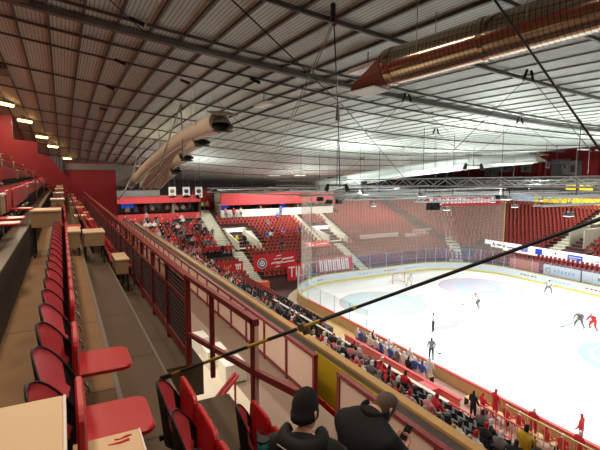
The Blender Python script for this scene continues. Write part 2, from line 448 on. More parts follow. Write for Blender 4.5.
# far wall behind it
struct('wall_far_red', MB().box((.15, 46, 9), (4.55, 46.3, 14.2)), 'redwall')
struct('trim_4', MB().box((.15, 45.93, 13.55), (4.6, 46.0, 14.1)), 'greywall')
struct('wall_far_grey', MB().box((4.55, 46.0, 12.0), (6.4, 46.3, 14.0)), 'greywall')
mb = MB(); prev = []
for i in range(41):
    x = -1.75+1.95*i/40; prev.append((x, 45.4+.05*math.sin(i*1.3)))
mb.loft([[(x, y, 12.4) for x, y in prev], [(x, y, 14.7) for x, y in prev]], closed=False)
mb.loft([[(x, y+.02, 14.7) for x, y in prev], [(x, y+.02, 12.4) for x, y in prev]], closed=False)
tag(put('curtain', mb, 'curtain', None, True), 'slate grey curtain hanging beside the dark red far wall', 'curtain')

# warm ceiling lamps
def hit(u, v, gap=.2):
    d = ray(u, v); s = 3
    while s < 120:
        p = Vector((0, 0, CZ))+d*s
        if p.z > zr(p.x, p.y)-gap: return p
        s += .05
    return p
for i, (u, v) in enumerate(((5, 104), (25, 121), (42, 137), (53, 146.5), (67, 158.5))):
    q = hit(u, v, .35); x, y, z = q
    t = thing('ceiling_lamp', ['nearest and largest warm lamp of the line along the left ceiling', 'second warm lamp of the line along the left ceiling', 'middle warm lamp of the line along the left ceiling', 'fourth warm lamp of the line along the left ceiling', 'farthest warm lamp of the line along the left ceiling'][i], 'lamp', (x, y, z), -.5, 'warm ceiling lamps')
    put('lamp_housing', MB().box((-.13, -.8, .07), (.13, .8, .2)), 'nosing', t)
    put('bulb_tube', MB().tube([(0, -.8, 0), (0, .8, 0)], .12, 10), 'lamp', t, True)
    l = D.lights.new('lamp_light', 'AREA'); l.shape = 'RECTANGLE'; l.size = .5; l.size_y = 2; l.energy = WARM*1.5; l.color = (1, .76, .52)
    lo = link('lamp_light', l, None, (x, y, z-.12))
for y in (-4, 2.5, 9, 15.5, 22, 28):
    l = D.lights.new('lamp_light', 'AREA'); l.shape = 'RECTANGLE'; l.size = .5; l.size_y = 2; l.energy = WARM*{-4: .35, 2.5: .6, 9: .85, 22: 1.9, 28: 2.2}.get(y, 1); l.color = (1, .80, .60)
    lx_ = -.9 if y < 16 else -2.4
    link('lamp_light', l, None, (lx_, y, zr(lx_, y)-.5))
    if y < 10:  # second lamp set, added to brighten the seat shells from the front
        l = D.lights.new('lamp_light', 'AREA'); l.shape = 'RECTANGLE'; l.size = .5; l.size_y = 2; l.energy = WARM*.5; l.color = (1, .84, .68)
        link('lamp_light', l, None, (1.9, y, zr(1.9, y)-.5))
        t = thing('ceiling_lamp', 'lamp above the lowest upper seats', 'lamp', (1.9, y, zr(1.9, y)-.35), 0, 'lamps above the lowest upper seats')
        put('lamp_housing', MB().box((-.3, -1.0, .06), (.3, 1.0, .2)), 'nosing', t)
    t = thing('ceiling_lamp', 'warm lamp above the upper seats', 'lamp', (lx_, y, zr(lx_, y)-.35), 0, 'warm lamps overhead')
    put('lamp_housing', MB().box((-.3, -1.0, .06), (.3, 1.0, .2)), 'nosing', t)

# ------------------------------------------------------------------ mesh fence and its frame
FX = 1.50
t = thing('mesh_fence', 'oxide red fence with slatted panels and windows along the upper seats', 'fence', (FX, 6.3, 10.40))
ny = 24; pitch = 1.38
for k in range(ny+1):
    y = k*pitch; w = .10 if k == 0 else .06
    put('post', MB().cbox((0, y, .67), (.07, w, 1.34)), 'fence', t)
L = ny*pitch
put('top_rail', MB().box((-.05, -.05, 1.30), (.05, L+.05, 1.37)), 'fence', t, bevel=.008)
put('middle_rail', MB().box((-.025, 0, .94), (.025, L, .99)), 'fence', t)
put('kick_rail', MB().box((-.03, 0, .10), (.03, L, .24)), 'fence', t)
for k in range(ny):
    y0 = k*pitch+.04; y1 = (k+1)*pitch-.04
    mb = MB()
    for i in range(10 if k else 15): mb.cbox((0, (y0+y1)/2, .275+i*.067), (.02, y1-y0, .046))
    put('slat_panel', mb, 'slat', t)
    put('window', MB().box((-.004, y0+.05, 1.0), (.004, y1-.05, 1.29)), 'window', t)
    if 0 < k < 12:
        put('window_bar', MB().box((-.015, (y0+y1)/2-.02, .99), (.015, (y0+y1)/2+.02, 1.3)), 'fence', t)
# open frame over the stairwell
t = thing('open_frame', 'open red steel frame over the stairwell, with sloping middle rail', 'frame', (1.5, 3.75, 10.4))
put('post', MB().box((-.03, -.03, -.9), (.03, .03, 1.45)), 'fence', t)
put('post', MB().box((-.025, 1.33, .33), (.025, 1.38, 1.42)), 'fence', t)
put('top_rail', MB().bar((0, -.05, 1.44), (0, 2.5, 1.345), .06, .06), 'fence', t)
put('middle_rail', MB().bar((0, 2.5, .50), (0, 0, .95), .05, .06), 'fence', t)
put('middle_rail', MB().bar((0, 0, .95), (0, -.9, 1.14), .05, .06), 'fence', t)
put('edge_strip', MB().box((-.012, -.05, -.5), (.02, -.032, 1.4)), 'panel', t)
# short handrail down in the stairwell
t = thing('stair_handrail', 'short slanting red double handrail above the pale landing', 'handrail', (1.95, 6.75, 9.5))
put('rail', MB().bar((0, 0, .0), (.62, .62, .12), .04, .05).bar((.02, -.10, .0), (.64, .52, .12), .04, .05), 'railred', t)
put('post', MB().tube([(.6, .57, .1), (.6, .57, -1.6)], .02, 6), 'railred', t)
put('post', MB().tube([(.04, -.03, .0), (.04, -.03, -1.6)], .02, 6), 'railred', t)

# ------------------------------------------------------------------ concourse, barrier, parapet
struct('floor_walkway', MB().box((1.10, -6, 7.6), (4.99, 45.8, 7.9)), 'walk')
struct('floor_walkway', MB().box((4.99, 10.4, 7.6), (6.05, 45.8, 7.9)), 'walk')
struct('floor_walkway', MB().box((4.99, -6, 7.6), (6.05, 7.4, 7.9)), 'walk')
struct('floor_stair_gap', MB().box((4.99, 7.4, 6.3), (6.05, 10.4, 6.6)), 'walk')
struct('floor_landing', MB().box((1.12, 7.9, 7.9), (3.6, 12.6, 7.93)), 'landing')
for i, (u_, v_) in enumerate(((197, 335), (214, 347), (232, 360))):
    q_ = on(u_, v_, 2, 8.4); x, y, zt = q_
    tag(put('white_plinth', MB().box((-.28, -.32, 0), (.28, .32, zt-7.93)), 'white', None, bevel=.01, loc=(x, y, 7.93)), ['tallest white plinth at the far side of the landing', 'middle white plinth beside the landing', 'lowest white plinth beside the landing'][i], 'plinth', 'white plinths')
add_seat(2.4, 11.9, 7.93, 'red tip-up seat standing beside the white plinths on the landing', None, False)
add_seat(2.4, 12.45, 7.93, 'farther red tip-up seat behind the white plinths on the landing', None, True)
def barrier(y0, y1, label):
    t = thing('panel_barrier', label, 'barrier', (4.93, y0, 7.9))
    L = y1-y0; n = max(1, round(L/1.42)); p = L/n
    for k in range(n+1):
        put('post', MB().box((-.05, k*p-.045, 0), (.05, k*p+.045, 1.10)), 'fence', t)
    put('top_rail', MB().box((-.06, -.05, 1.08), (.06, L+.05, 1.17)), 'fence', t, bevel=.01)
    put('bottom_rail', MB().box((-.04, 0, .05), (.04, L, .13)), 'fence', t)
    for k in range(n):
        put('panel', MB().box((-.02, k*p+.05, .13), (.02, (k+1)*p-.05, 1.06)), 'panel', t)
barrier(8.6, 44.6, 'long barrier of pale panels and red posts beyond the stair opening')
barrier(-5, 7.55, 'near barrier of pale panels on this side of the stair opening')
struct('wall_parapet', MB().box((6.0, -6, 3.0), (6.2, 45.8, 8.42)), 'greywall')
struct('floor_ledge', MB().box((5.03, 10.5, 7.9), (6.0, 45.8, 8.15)), 'boxgrey')
tag(put('parapet_rail', MB().box((5.98, -6, 8.42), (6.2, 45.8, 8.50)), 'gold', None, bevel=.01), 'long yellow rail topping the parapet above the lower stand', 'rail')
tag(put('guide_rail', MB().tube([(5.75, 13, 8.85), (5.75, 45, 8.85)], .03, 6), 'palecable'), 'thin pale handrail running along the parapet', 'rail')
tag(put('yellow_board', MB().box((5.93, 7.4, 6.6), (5.99, 10.4, 8.3)), 'yellow'), 'yellow panel glowing in the gap between the two pale barriers', 'panel')  # yellow colour stands in for yellow light on the parapet's inner face
for k in range(3):
    o = link('tip_up_chair', FS, None, (5.45, 8.3+.5*k, 6.78)); tag(o, 'orange red seat back in the stair gap, %s from the near barrier' % ORD[k], 'seat', 'seats in the stair gap')

# hazard cable across the picture
A = at_depth(165, 377, 4.6); B = at_depth(600, 219, 2.85); dr = (B-A)
m = mat('hazard_cable', (24, 24, 24), .5)
nt = m.node_tree; b = nt.nodes['Principled BSDF']
tc = N(nt, 'ShaderNodeTexCoord'); sp = N(nt, 'ShaderNodeSeparateXYZ'); nt.links.new(tc.outputs['Object'], sp.inputs[0])
fr = math_node(nt, 'FRACT', math_node(nt, 'DIVIDE', sp.outputs['Z'], .56))
st = math_node(nt, 'LESS_THAN', fr, .42); mx = N(nt, 'ShaderNodeMix', data_type='RGBA'); nt.links.new(st, mx.inputs[0])
mx.inputs[6].default_value = (.012, .012, .012, 1); mx.inputs[7].default_value = (*lin((168, 142, 36)), 1); nt.links.new(mx.outputs[2], b.inputs['Base Color'])
t = thing('guy_cable', 'thick black cable with yellow striped tape slanting across the rink view', 'cable', A)
t.rotation_euler = dr.to_track_quat('Z', 'Y').to_euler(); Ld = dr.length
put('cable', MB().tube([(0, 0, 0), (0, 0, Ld*1.7)], .0135, 10), 'cable', t, True)
put('hazard_tape', MB().tube([(0, 0, .02), (0, 0, Ld*.56)], .0165, 10), m, t, True)
put('clamp', MB().box((-.03, -.03, Ld*.42), (.03, .03, Ld*.435)).box((-.012, -.07, Ld*.424), (.012, .0, Ld*.44)), 'nosing', t)
put('anchor_eye', MB().tube([(0, 0, -.05), (0, 0, .10)], .03, 8), 'steel', t)

# ------------------------------------------------------------------ rink
def rink_path(off=0.0, step=1.2, full=True):
    """closed path round the rink at an offset outwards: list of (x, y, nx, ny, seg)"""
    pts = []
    r = RC+off
    cs = [((X1+RC, Y2-RC), PI, PI/2), ((X2-RC, Y2-RC), PI/2, 0), ((X2-RC, Y1+RC), 0, -PI/2), ((X1+RC, Y1+RC), -PI/2, -PI)]
    st = [((X1-off, Y1+RC), (X1-off, Y2-RC), (-1, 0)), ((X1+RC, Y2+off), (X2-RC, Y2+off), (0, 1)), ((X2+off, Y2-RC), (X2+off, Y1+RC), (1, 0)), ((X2-RC, Y1-off), (X1+RC, Y1-off), (0, -1))]
    for i in range(4):
        a, b, nn = st[i]; L = math.dist(a, b); n = max(1, round(L/step))
        for k in range(n): pts.append((a[0]+(b[0]-a[0])*k/n, a[1]+(b[1]-a[1])*k/n, nn[0], nn[1], 's%d' % i))
        c, a0, a1 = cs[i]; n = 9
        for k in range(n):
            an = a0+(a1-a0)*k/n; pts.append((c[0]+r*math.cos(an), c[1]+r*math.sin(an), math.cos(an), math.sin(an), 'c%d' % i))
    return pts
PATH = rink_path()
def strip(pts, o0, o1, z0, z1, closed=True, mi=0, mb=None):
    mb = mb or MB()
    secs = [[(x+nx*o0, y+ny*o0, z0), (x+nx*o1, y+ny*o1, z0), (x+nx*o1, y+ny*o1, z1), (x+nx*o0, y+ny*o0, z1)] for x, y, nx, ny, _ in pts]
    if closed: secs.append(secs[0])
    return mb.loft(secs, mi, cap=not closed)
P0 = rink_path(0)
ice = MB(); nP = len(P0)
ice.add([(x, y, 0) for x, y, *_ in P0]+[(x, y, -.028) for x, y, *_ in P0], [list(range(nP))[::-1]]+[[i, (i+1) % nP, (i+1) % nP+nP, i+nP] for i in range(nP)])
iceo = struct('floor_ice', ice, 'ice')
iceo.data.flip_normals()
def disc(name, cx, cy, r0, r1, matname, z=.004, n=64):
    mb = MB()
    if r0 <= 0:
        mb.add([(cx+r1*math.cos(2*PI*k/n), cy+r1*math.sin(2*PI*k/n), z) for k in range(n)], [list(range(n))])
    else:
        mb.add([(cx+r*math.cos(2*PI*k/n), cy+r*math.sin(2*PI*k/n), z) for r in (r0, r1) for k in range(n)], [[k, n+k, n+(k+1) % n, (k+1) % n][::-1] for k in range(n)])
    return put(name, mb, matname, iceo)
def patch(name, u, v, w, h, matname, seed, n=7, z=.004):
    """a worn print on the ice: a scatter of soft strokes"""
    r = random.Random(seed); c = on(u, v, 2, 0); mb = MB()
    for i in range(n):
        x = c.x+(r.random()-.5)*w; y = c.y+(r.random()-.5)*h; l = .25*w*(.4+r.random()); t = .12+.25*r.random()
        zz = z+.0012*i; mb.add([(x-l, y-t, zz), (x+l, y-t*.4, zz), (x+l*.8, y+t, zz), (x-l*.9, y+t*.7, zz)], [(0, 1, 2, 3)])
    return put(name, mb, matname, iceo)
disc('centre_circle', XC, YC, 0, 3.9, 'iceblue2', .003); disc('centre_circle', XC, YC, 3.9, 4.45, 'iceblue', .004); disc('centre_ring', XC, YC, 2.9, 3.15, 'iceblue', .006); disc('centre_emblem', XC, YC, 0, 1.6, 'iceblue', .006)
disc('end_circle', XC-7, Y2-10, 0, 4.5, 'icegrey', .003); disc('circle_ring', XC-7, Y2-10, 2.2, 2.5, 'icelilac', .006); disc('circle_ring', XC-7, Y2-10, 4.4, 4.6, 'icered', .006)
disc('end_circle', XC+7, Y2-10, 0, 4.5, 'icelilac', .003); disc('circle_ring', XC+7, Y2-10, 4.4, 4.6, 'icered', .006); disc('circle_ring', XC+7, Y2-10, 1.8, 2.6, 'iceblue', .006)
put('goal_line', MB().box((X1+1.2, Y2-4.03, .003), (X2-1.2, Y2-3.97, .005)), 'icered', iceo)
put('blue_line', MB().box((X1, YC+7.1, .003), (X2, YC+7.4, .005)), 'iceblue', iceo)
for i, (u, v, w, h, mm, nn) in enumerate(((452, 327, 4, 1.6, 'icered', 6), (512, 313, 5, 1.6, 'icegrey', 8), (562, 336, 2.2, .8, 'icegrey', 4), (372, 322, 4, 1.2, 'iceblue', 6), (515, 380, 4, 1.6, 'icelilac', 6), (580, 398, 4.4, 1.8, 'icegrey', 7),
        (470, 344, 4, 1, 'icelilac', 5), (565, 304, 4, 1.2, 'icelilac', 6), (505, 366, 3, .8, 'iceblue', 4), (420, 296, 3, 1, 'iceblue', 5), (350, 300, 3, 1.2, 'iceblue', 5), (540, 375, 2.5, .9, 'iceblue', 4))):
    patch('ice_print', u, v, w, h, mm, i, nn)

# boards: shell, kick plate, cap; glass panes and posts on top except along the benches
bt = thing('rink_boards', 'white dasher boards with yellow kick plate and glass ringing the ice', 'boards', (XC, Y2, 0))
bt.location = (0, 0, 0)
put('board_face', strip(P0, 0, .05, -.02, 1.06), 'board', bt)
put('kick_plate', strip(P0, -.012, .0, 0, .22), 'kick', bt)
put('backing', strip(P0, .05, .14, -.02, 1.06), 'ply', bt)
near = [p for p in P0 if p[4] == 's0'] + [p for p in P0 if p[4] == 'c0'][:1]
rest = [p for p in P0 if p[4] != 's0'] + [P0[0]]
put('cap_rail', strip(near, -.03, .17, 1.06, 1.14, False), 'capred', bt)
put('cap_rail', strip(rest, -.03, .17, 1.06, 1.14, False), 'capgold', bt)
G = rink_path(.08, 2.4)
def panes(sel, h):
    for (a, b) in sel:
        mb = MB(); z0, z1 = 1.14, 1.14+h
        mb.add([(a[0]-a[2]*.006, a[1]-a[3]*.006, z0), (b[0]-b[2]*.006, b[1]-b[3]*.006, z0), (b[0]-b[2]*.006, b[1]-b[3]*.006, z1), (a[0]-a[2]*.006, a[1]-a[3]*.006, z1),
                (a[0]+a[2]*.006, a[1]+a[3]*.006, z0), (b[0]+b[2]*.006, b[1]+b[3]*.006, z0), (b[0]+b[2]*.006, b[1]+b[3]*.006, z1), (a[0]+a[2]*.006, a[1]+a[3]*.006, z1)],
               [(0, 1, 2, 3), (7, 6, 5, 4), (3, 2, 6, 7), (0, 3, 7, 4), (1, 5, 6, 2)])
        put('glass_pane', mb, 'glass', bt)
        put('glass_post', MB().bar((a[0], a[1], 1.12), (a[0], a[1], z1), .05, .05), 'post', bt)
pr = list(zip(G, G[1:]+G[:1]))
panes([q for q in pr if (q[0][4] == 's0' and q[0][1] > 27.5)], 1.5)
panes([q for q in pr if q[0][4] in ('c0', 's1', 'c1')], 1.9)
panes([q for q in pr if q[0][4] in ('s2',)], 1.6)
def board_mark(x, y, ang, seed, wid=1.6, mm='navy'):
    r = random.Random(seed); mb = MB(); X = Matrix.Translation((x, y, .62)) @ Matrix.Rotation(ang, 4, 'Z')
    n = r.randint(4, 7)
    for k in range(n):
        c = (k-(n-1)/2)*wid/n; mb.box((c-wid/n*.38, -.006, -.06*(.6+.4*r.random())), (c+wid/n*(.1+.25*r.random()), .0, .09), 0, X)
    put('sponsor_lettering', mb, mm, bt)
r5 = random.Random(5)
for i, x in enumerate((24.5, 27, 33.5, 37.5, 41)): board_mark(x if x > 29 else x, Y2-.004 if x > 29 else Y2-RC+math.sqrt(max(0, RC*RC-(x-X1-RC)**2))-.02, 0 if x > 29 else math.radians(25 if x > 26 else 45), i, 2.2, ['iceblue2', 'boxgrey', 'iceblue2', 'fascia', 'iceblue2'][i])
for i, y in enumerate((35, 31, 27, 23.5, 20, 17, 14)): board_mark(X2-.004, y, -PI/2, 20+i, 2.4, ['boxgrey', 'iceblue2', 'fascia', 'iceblue2', 'iceblue2', 'iceblue2', 'iceblue2'][i])

# goal
g = thing('hockey_goal', 'ice hockey goal with red frame and white net beside the goalkeeper', 'goal', (XC, Y2-4, 0), PI)
mb = MB().tube([(-.92, 0, 0), (-.92, 0, 1.22), (.92, 0, 1.22), (.92, 0, 0)], .045, 8)
put('goal_frame', mb, 'capred', g, True)
mb = MB().tube([(-.92, 0, .05), (-.7, -1.0, .05), (.7, -1.0, .05), (.92, 0, .05)], .03, 6).tube([(-.92, 0, 1.2), (-.55, -.55, 1.15), (.55, -.55, 1.15), (.92, 0, 1.2)], .025, 6)
put('base_frame', mb, 'white', g)
mb = MB(); A0 = [(-.9, 0), (-.62, -.8), (0, -.95), (.62, -.8), (.9, 0)]; A1 = [(-.9, 0), (-.5, -.45), (0, -.55), (.5, -.45), (.9, 0)]
mb.loft([[(x, y, .05) for x, y in A0], [(x, y, 1.18) for x, y in A1]], closed=False); mb.add([(x, y, 1.18) for x, y in A1], [(0, 1, 2, 3, 4)])
put('goal_net', mb, see_through('goal_netting', (235, 240, 240), .45), g)

# safety netting round the far end, hung from the trusses
NP = [p for p in rink_path(-.3) if p[4] in ('c0', 's1', 'c1')]
mb = MB()
nn = len(NP)
secs = [[(x, y, 3.0), (x+nx*.02, y+ny*.02, 7.0), (x, y, 11.3-.9*i/nn)] for i, (x, y, nx, ny, _) in enumerate(NP)]
mb.loft(secs, closed=False, cap=False)
nt_ = thing('safety_net', 'pale see-through netting hanging round the far end of the rink', 'netting', (0, 0, 0))
put('netting', mb, 'net', nt_, True)
put('top_cable', MB().tube([s[2] for s in secs], .03, 6), 'palecable', nt_)
put('edge_hem', MB().tube([secs[0][0], secs[0][2]], .03, 6), 'palecable', nt_)
put('edge_hem', MB().tube([secs[-1][0], secs[-1][2]], .04, 6), 'capgold', nt_)

# ------------------------------------------------------------------ bowl stand (far end, corner, far side)
def bowl_path(off, step):
    pts = []; xa = 2.5; r = RC+off
    L = X2-RC-xa; n = max(1, round(L/step))
    for k in range(n): pts.append((xa+L*k/n, Y2+off, 0, 1))
    n = max(1, round(r*PI/2/step))
    for k in range(n):
        an = PI/2*(1-k/n); pts.append((X2-RC+r*math.cos(an), Y2-RC+r*math.sin(an), math.cos(an), math.sin(an)))
    L = Y2-RC+20; n = max(1, round(L/step))
    for k in range(n+1): pts.append((X2+off, Y2-RC-L*k/n, 1, 0))
    return pts
NR = 22
def rz(i): return 1.05+.323*i
def ro(i): return 1.0+.85*i
for i in range(NR):
    secs = [[(x, y, -.03 if i == 0 else rz(i)-.7), (x+nx*.87, y+ny*.87, -.03 if i == 0 else rz(i)-.7), (x+nx*.87, y+ny*.87, rz(i)), (x, y, rz(i))] for x, y, nx, ny in bowl_path(ro(i), 3)]
    struct('stand_terrace', MB().loft(secs), 'step')
def simple_seat(name, mats):
    mb = MB()
    for y0, y1, xa, xb in ((-.19, -.09, .03, -.06), (-.09, .09, -.06, -.06), (.09, .19, -.06, .03)):
        mb.add([(xa, y0, .36), (xb, y1, .36), (xb-.07, y1*.92, .74), (xa-.07, y0*.92, .74), (xa-.03, y0, .36), (xb-.03, y1, .36), (xb-.10, y1*.92, .74), (xa-.10, y0*.92, .74)], [(0, 1, 2, 3), (7, 6, 5, 4), (3, 2, 6, 7), (0, 3, 7, 4), (1, 5, 6, 2)])
    mb.add([(-.02, -.2, .38), (.30, -.19, .42), (.36, -.12, .42), (.36, .12, .42), (.30, .19, .42), (-.02, .2, .38), (-.02, -.2, .34), (.30, -.19, .38), (.36, -.12, .38), (.36, .12, .38), (.30, .19, .38), (-.02, .2, .34)],
           [(0, 1, 2, 3, 4, 5), (11, 10, 9, 8, 7, 6)]+[(i+6, (i+1) % 6+6, (i+1) % 6, i) for i in range(6)])
    mb.box((-.06, -.03, 0), (.0, .03, .38), 1)
    return mb
RS = simple_seat('red', 0); RSM = RS.mesh('stand_chair', ['seatred', 'steel'])
DSM = RS.mesh('lower_stand_chair', ['seatdark', 'steel']); DRM = RS.mesh('lower_stand_chair', ['seatred', 'steel'])
AIS = [(18.0, 1.1, 8, 22), (22.2, .9, 8, 14), (19.0, .9, 0, 8), (33.9, .8, 0, 8), (31.6, .7, 8, 22), (36.2, .7, 8, 22), (50.5, .9, 0, 22)]
def in_aisle(x, y, i):
    for ax, hw, i0, i1 in AIS:
        if i0 <= i < i1 and abs(x-ax) < hw and y > Y2-2: return True
    if 19.0 < x < 22.6 and 8 <= i <= 14 and y > Y2: return True
    if 32.2 < x < 35.6 and 8 <= i <= 13 and y > Y2: return True
    if 14.2 < x < 18.6 and 5 <= i <= 6: return True
    if 37 < y < 45.6 and 49 < x < 54.6 and i >= 3: return True
    if 13.6 < x < 18.4 and 2 <= i <= 3: return True
    if 19.8 < x < 25.6 and 2 <= i <= 3: return True
    if x > X2 and 32.6 < y < 37.2 and i > 5: return True
    return False
slots = []
for i in range(NR):
    if i == 3 : pass
    for x, y, nx, ny in bowl_path(ro(i)+.42, .56):
        if nx == 1: y -= (i*.37) % .56
        if in_aisle(x, y, i): continue
        slots.append((x, y, rz(i), math.atan2(-ny, -nx), i))
# taken by the suites at the top
slots = [s for s in slots if not (s[1] > Y2 and s[0] < 39.5 and s[4] >= (17 if s[0] > 19.5 else 18))]
def dist(s): return (Vector(s[:3])-Vector((0, 0, CZ))).length
def visible(s):
    D_ = s[0]*.467+s[1]*.884
    if D_ < 5: return False
    u = 300+448.8*(s[0]*.884-s[1]*.467)/D_
    return 95 < u < 605
slots = [s for s in slots if visible(s) or s[0] > 45]
vis = sorted([s for s in slots if visible(s) and not (s[1] < Y2 and s[0] > X2 and s[4] < 4)], key=dist)
ind = vis[:300]; isset = set(ind)
def add_to(mb, src, loc, rz_):
    X = Matrix.Translation(loc) @ Matrix.Rotation(rz_, 4, 'Z'); o = len(mb.v)
    mb.v += [tuple(X @ Vector(p)) for p in src.v]; mb.f += [[q+o for q in f] for f in src.f]; mb.m += src.m
for s in ind:
    w = 'left of the steps' if s[0] < 18 else ('between the steps and the netting' if s[0] < 27 else 'behind the netting')
    o = link('stand_chair', RSM, None, s[:3], s[3])
    tag(o, 'small red end stand seat in the %s row, %s' % (ORD[min(s[4], 19)], w), 'seat', 'end stand row %d seats %s' % (s[4]+1, w))
big = MB()
for s in slots:
    if s not in isset: add_to(big, RS, s[:3], s[3])
tag(put('stand_chairs', big, ['seatred', 'steel']), 'rows of red seats filling the far corner and far side stands', 'seats', kind='stuff')
# front wall of the bowl, stairs, vomitory
for n_, (ax, hw, i0, i1) in enumerate(AIS):
    mb = MB()
    for i in range(i0, i1):
        if ax < 47:
            mb.box((ax-hw*.8, Y2+ro(i)-.03, rz(i)-.3), (ax+hw*.8, Y2+ro(i)+.84, rz(i)+.03)); mb.box((ax-hw*.8, Y2+ro(i)-.40, rz(i)-.45), (ax+hw*.8, Y2+ro(i), rz(i)-.13))
        else:
            an = math.radians(50); c = Vector((X2-RC, Y2-RC, 0)); X = Matrix.Translation(c) @ Matrix.Rotation(an, 4, 'Z')
            mb.box((RC+ro(i)-.03, -hw, rz(i)-.3), (RC+ro(i)+.84, hw, rz(i)+.05), 0, X); mb.box((RC+ro(i)-.4, -hw, rz(i)-.45), (RC+ro(i), hw, rz(i)-.13), 0, X)
    struct('stand_stairs', mb, 'stair')
mb = MB()
for i in range(5, NR): mb.box((X2+ro(i)-.03, 35.4, rz(i)-.3), (X2+ro(i)+.84, 37.0, rz(i)+.05))
struct('stand_stairs', mb, 'stair')
def vomitory(x0, x1, i0, i1, label):
    t = thing('stair_portal', label, 'portal', (x0, Y2+ro(i0), rz(i0)))
    w = x1-x0; d = ro(i1)-ro(i0); h = rz(i1)-rz(i0)+.1
    put('floor_slab', MB().box((0, 0, 0.0), (w, d, .06)), 'stair', t)
    put('side_wall', MB().add([(0, -.6, 0), (.18, -.6, 0), (.18, d, 0), (0, d, 0), (0, -.6, 1.0), (.18, -.6, 1.0), (.18, d, h), (0, d, h)], [(3, 2, 1, 0), (4, 5, 6, 7), (0, 1, 5, 4), (1, 2, 6, 5), (2, 3, 7, 6), (3, 0, 4, 7)]), 'stair', t)
    put('side_wall', MB().add([(w-.18, -.6, 0), (w, -.6, 0), (w, d, 0), (w-.18, d, 0), (w-.18, -.6, 1.0), (w, -.6, 1.0), (w, d, h), (w-.18, d, h)], [(3, 2, 1, 0), (4, 5, 6, 7), (0, 1, 5, 4), (1, 2, 6, 5), (2, 3, 7, 6), (3, 0, 4, 7)]), 'stair', t)
    put('back_wall', MB().box((0, d-.1, 0), (w, d+.05, h)), 'white', t)
    put('doorway', MB().box((w*.42, d-.14, 0), (w*.82, d-.09, 1.8)), 'screen', t)
    put('lintel', MB().box((-.1, d-.9, h), (w+.1, d+.15, h+.12)), 'white', t)
    put('door_lamp', MB().box((.3, d-.2, h-.35), (w-.3, d-.1, h-.12)), 'coollamp', t)
vomitory(19.1, 22.0, 8, 14, 'pale stair portal with lit doorway between the stairs of the end stand')
vomitory(32.4, 35.3, 8, 13, 'pale stair portal behind the netting, left of the goal')
l = D.lights.new('portal_light', 'POINT'); l.energy = 60; l.shadow_soft_size = .3; link('portal_light', l, None, (20.5, Y2+ro(11), rz(8)+2.2))
l = D.lights.new('portal_light', 'POINT'); l.energy = 60; l.shadow_soft_size = .3; link('portal_light', l, None, (33.9, Y2+ro(11), rz(8)+2.2))
# far side portal with yellowish light
t = thing('stair_portal', 'dim yellow lit portal beside the far side stairs', 'portal', (X2+ro(11), 33.2, rz(9)))
put('side_wall', MB().box((-2.2, 0, -.6), (2.5, .2, 2.2)), 'stair', t); put('back_wall', MB().box((2.3, -1.9, -.6), (2.5, 2.0, 2.4)), 'boxgrey', t)
put('side_wall', MB().box((-2.2, 1.9, -.6), (2.5, 2.1, 2.2)), 'stair', t); put('door_lamp', MB().box((2.15, .4, 1.6), (2.28, 1.6, 1.9)), 'ledyellow', t)

# banners
def slope(x, y, up=.5): return Vector((x, y, 1.5+.38*(y-47.8)+up))
t = thing('cloth_banner', 'long red banner with round emblem and white writing on the end stand', 'banner', (20.1, 48.35, 1.55))
ang = math.atan(.38)
t.rotation_euler = (math.radians(84), 0, 0); t.scale = (1.15, .78, 1)
put('cloth', MB().box((-.6, 0, 0), (4.35, 2.7, .02)), 'banner', t)
for r0, mm, z in ((.72, 'letter', .03), (.62, 'navy', .035), (.42, 'letter', .04), (.26, 'navy', .045), (.16, 'letter', .05)):
    put('emblem', MB().add([(.35+r0*.74*math.cos(2*PI*k/32), 1.35+r0*1.09*math.sin(2*PI*k/32), z) for k in range(32)], [list(range(32))]), mm, t)
mb = MB()
for (a, b, c, d) in ((1.3, 1.1, 2.1, 1.35), (2.0, 1.0, 2.6, 1.4), (2.5, 1.1, 4.0, 1.35), (1.6, 1.75, 2.5, 1.9), (2.6, 1.62, 3.9, 1.9), (1.7, .5, 2.3, .72), (1.9, 2.2, 2.5, 2.38)):
    mb.add([(a, b, .03), (c, b+.12, .03), (c+.12, d+.1, .03), (a+.12, d, .03)], [(0, 1, 2, 3)])
put('lettering', mb, 'letter', t)
t = thing('cloth_banner', 'red banner reading TIL in white capitals, ending at the netting', 'banner', (22.95, 46.42, .7)); t.rotation_euler = (math.radians(88), 0, 0)
put('cloth', MB().box((-.1, -.05, 0), (2.15, 1.9, .02)), 'banner', t)
text('lettering', 'TIL', 1.5, 'letter', t, Matrix.Translation((1.0, .92, .03)) @ Matrix.Diagonal((.95, 1.2, 1, 1)))
t = thing('cloth_banner', 'pale red banner with slanting white letters low behind the netting', 'banner', (27.2, 46.42, 1.2)); t.rotation_euler = (math.radians(86), 0, 0); t.scale = (.93, .9, 1)
put('cloth', MB().box((-.2, -.1, 0), (5.2, 1.9, .02)), 'banner', t)
mb = MB()
for k in range(7):
    x = .1+.68*k
    mb.add([(x, .1, .03), (x+.2, .1, .03), (x+.05, 1.6, .03), (x-.15, 1.6, .03)], [(0, 1, 2, 3)]); mb.add([(x+.3, .1, .03), (x+.5, .1, .03), (x+.35, 1.6, .03), (x+.15, 1.6, .03)], [(0, 1, 2, 3)])
    mb.add([(x+.0, .1, .031), (x+.5, .1, .031), (x+.48, .35, .031), (x, .35, .031)] if k % 2 else [(x-.15, 1.35, .031), (x+.35, 1.35, .031), (x+.33, 1.6, .031), (x-.17, 1.6, .031)], [(0, 1, 2, 3)])
put('lettering', mb, 'letter', t)
t = thing('cloth_banner', 'red banner with three white and gold marks on the rail below the crowd', 'banner', (14.1, 48.55, 1.55)); t.scale = (1.12, 1, 1.5)
put('cloth', MB().box((0, 0, 0), (3.6, .03, 1.05)), 'banner', t)
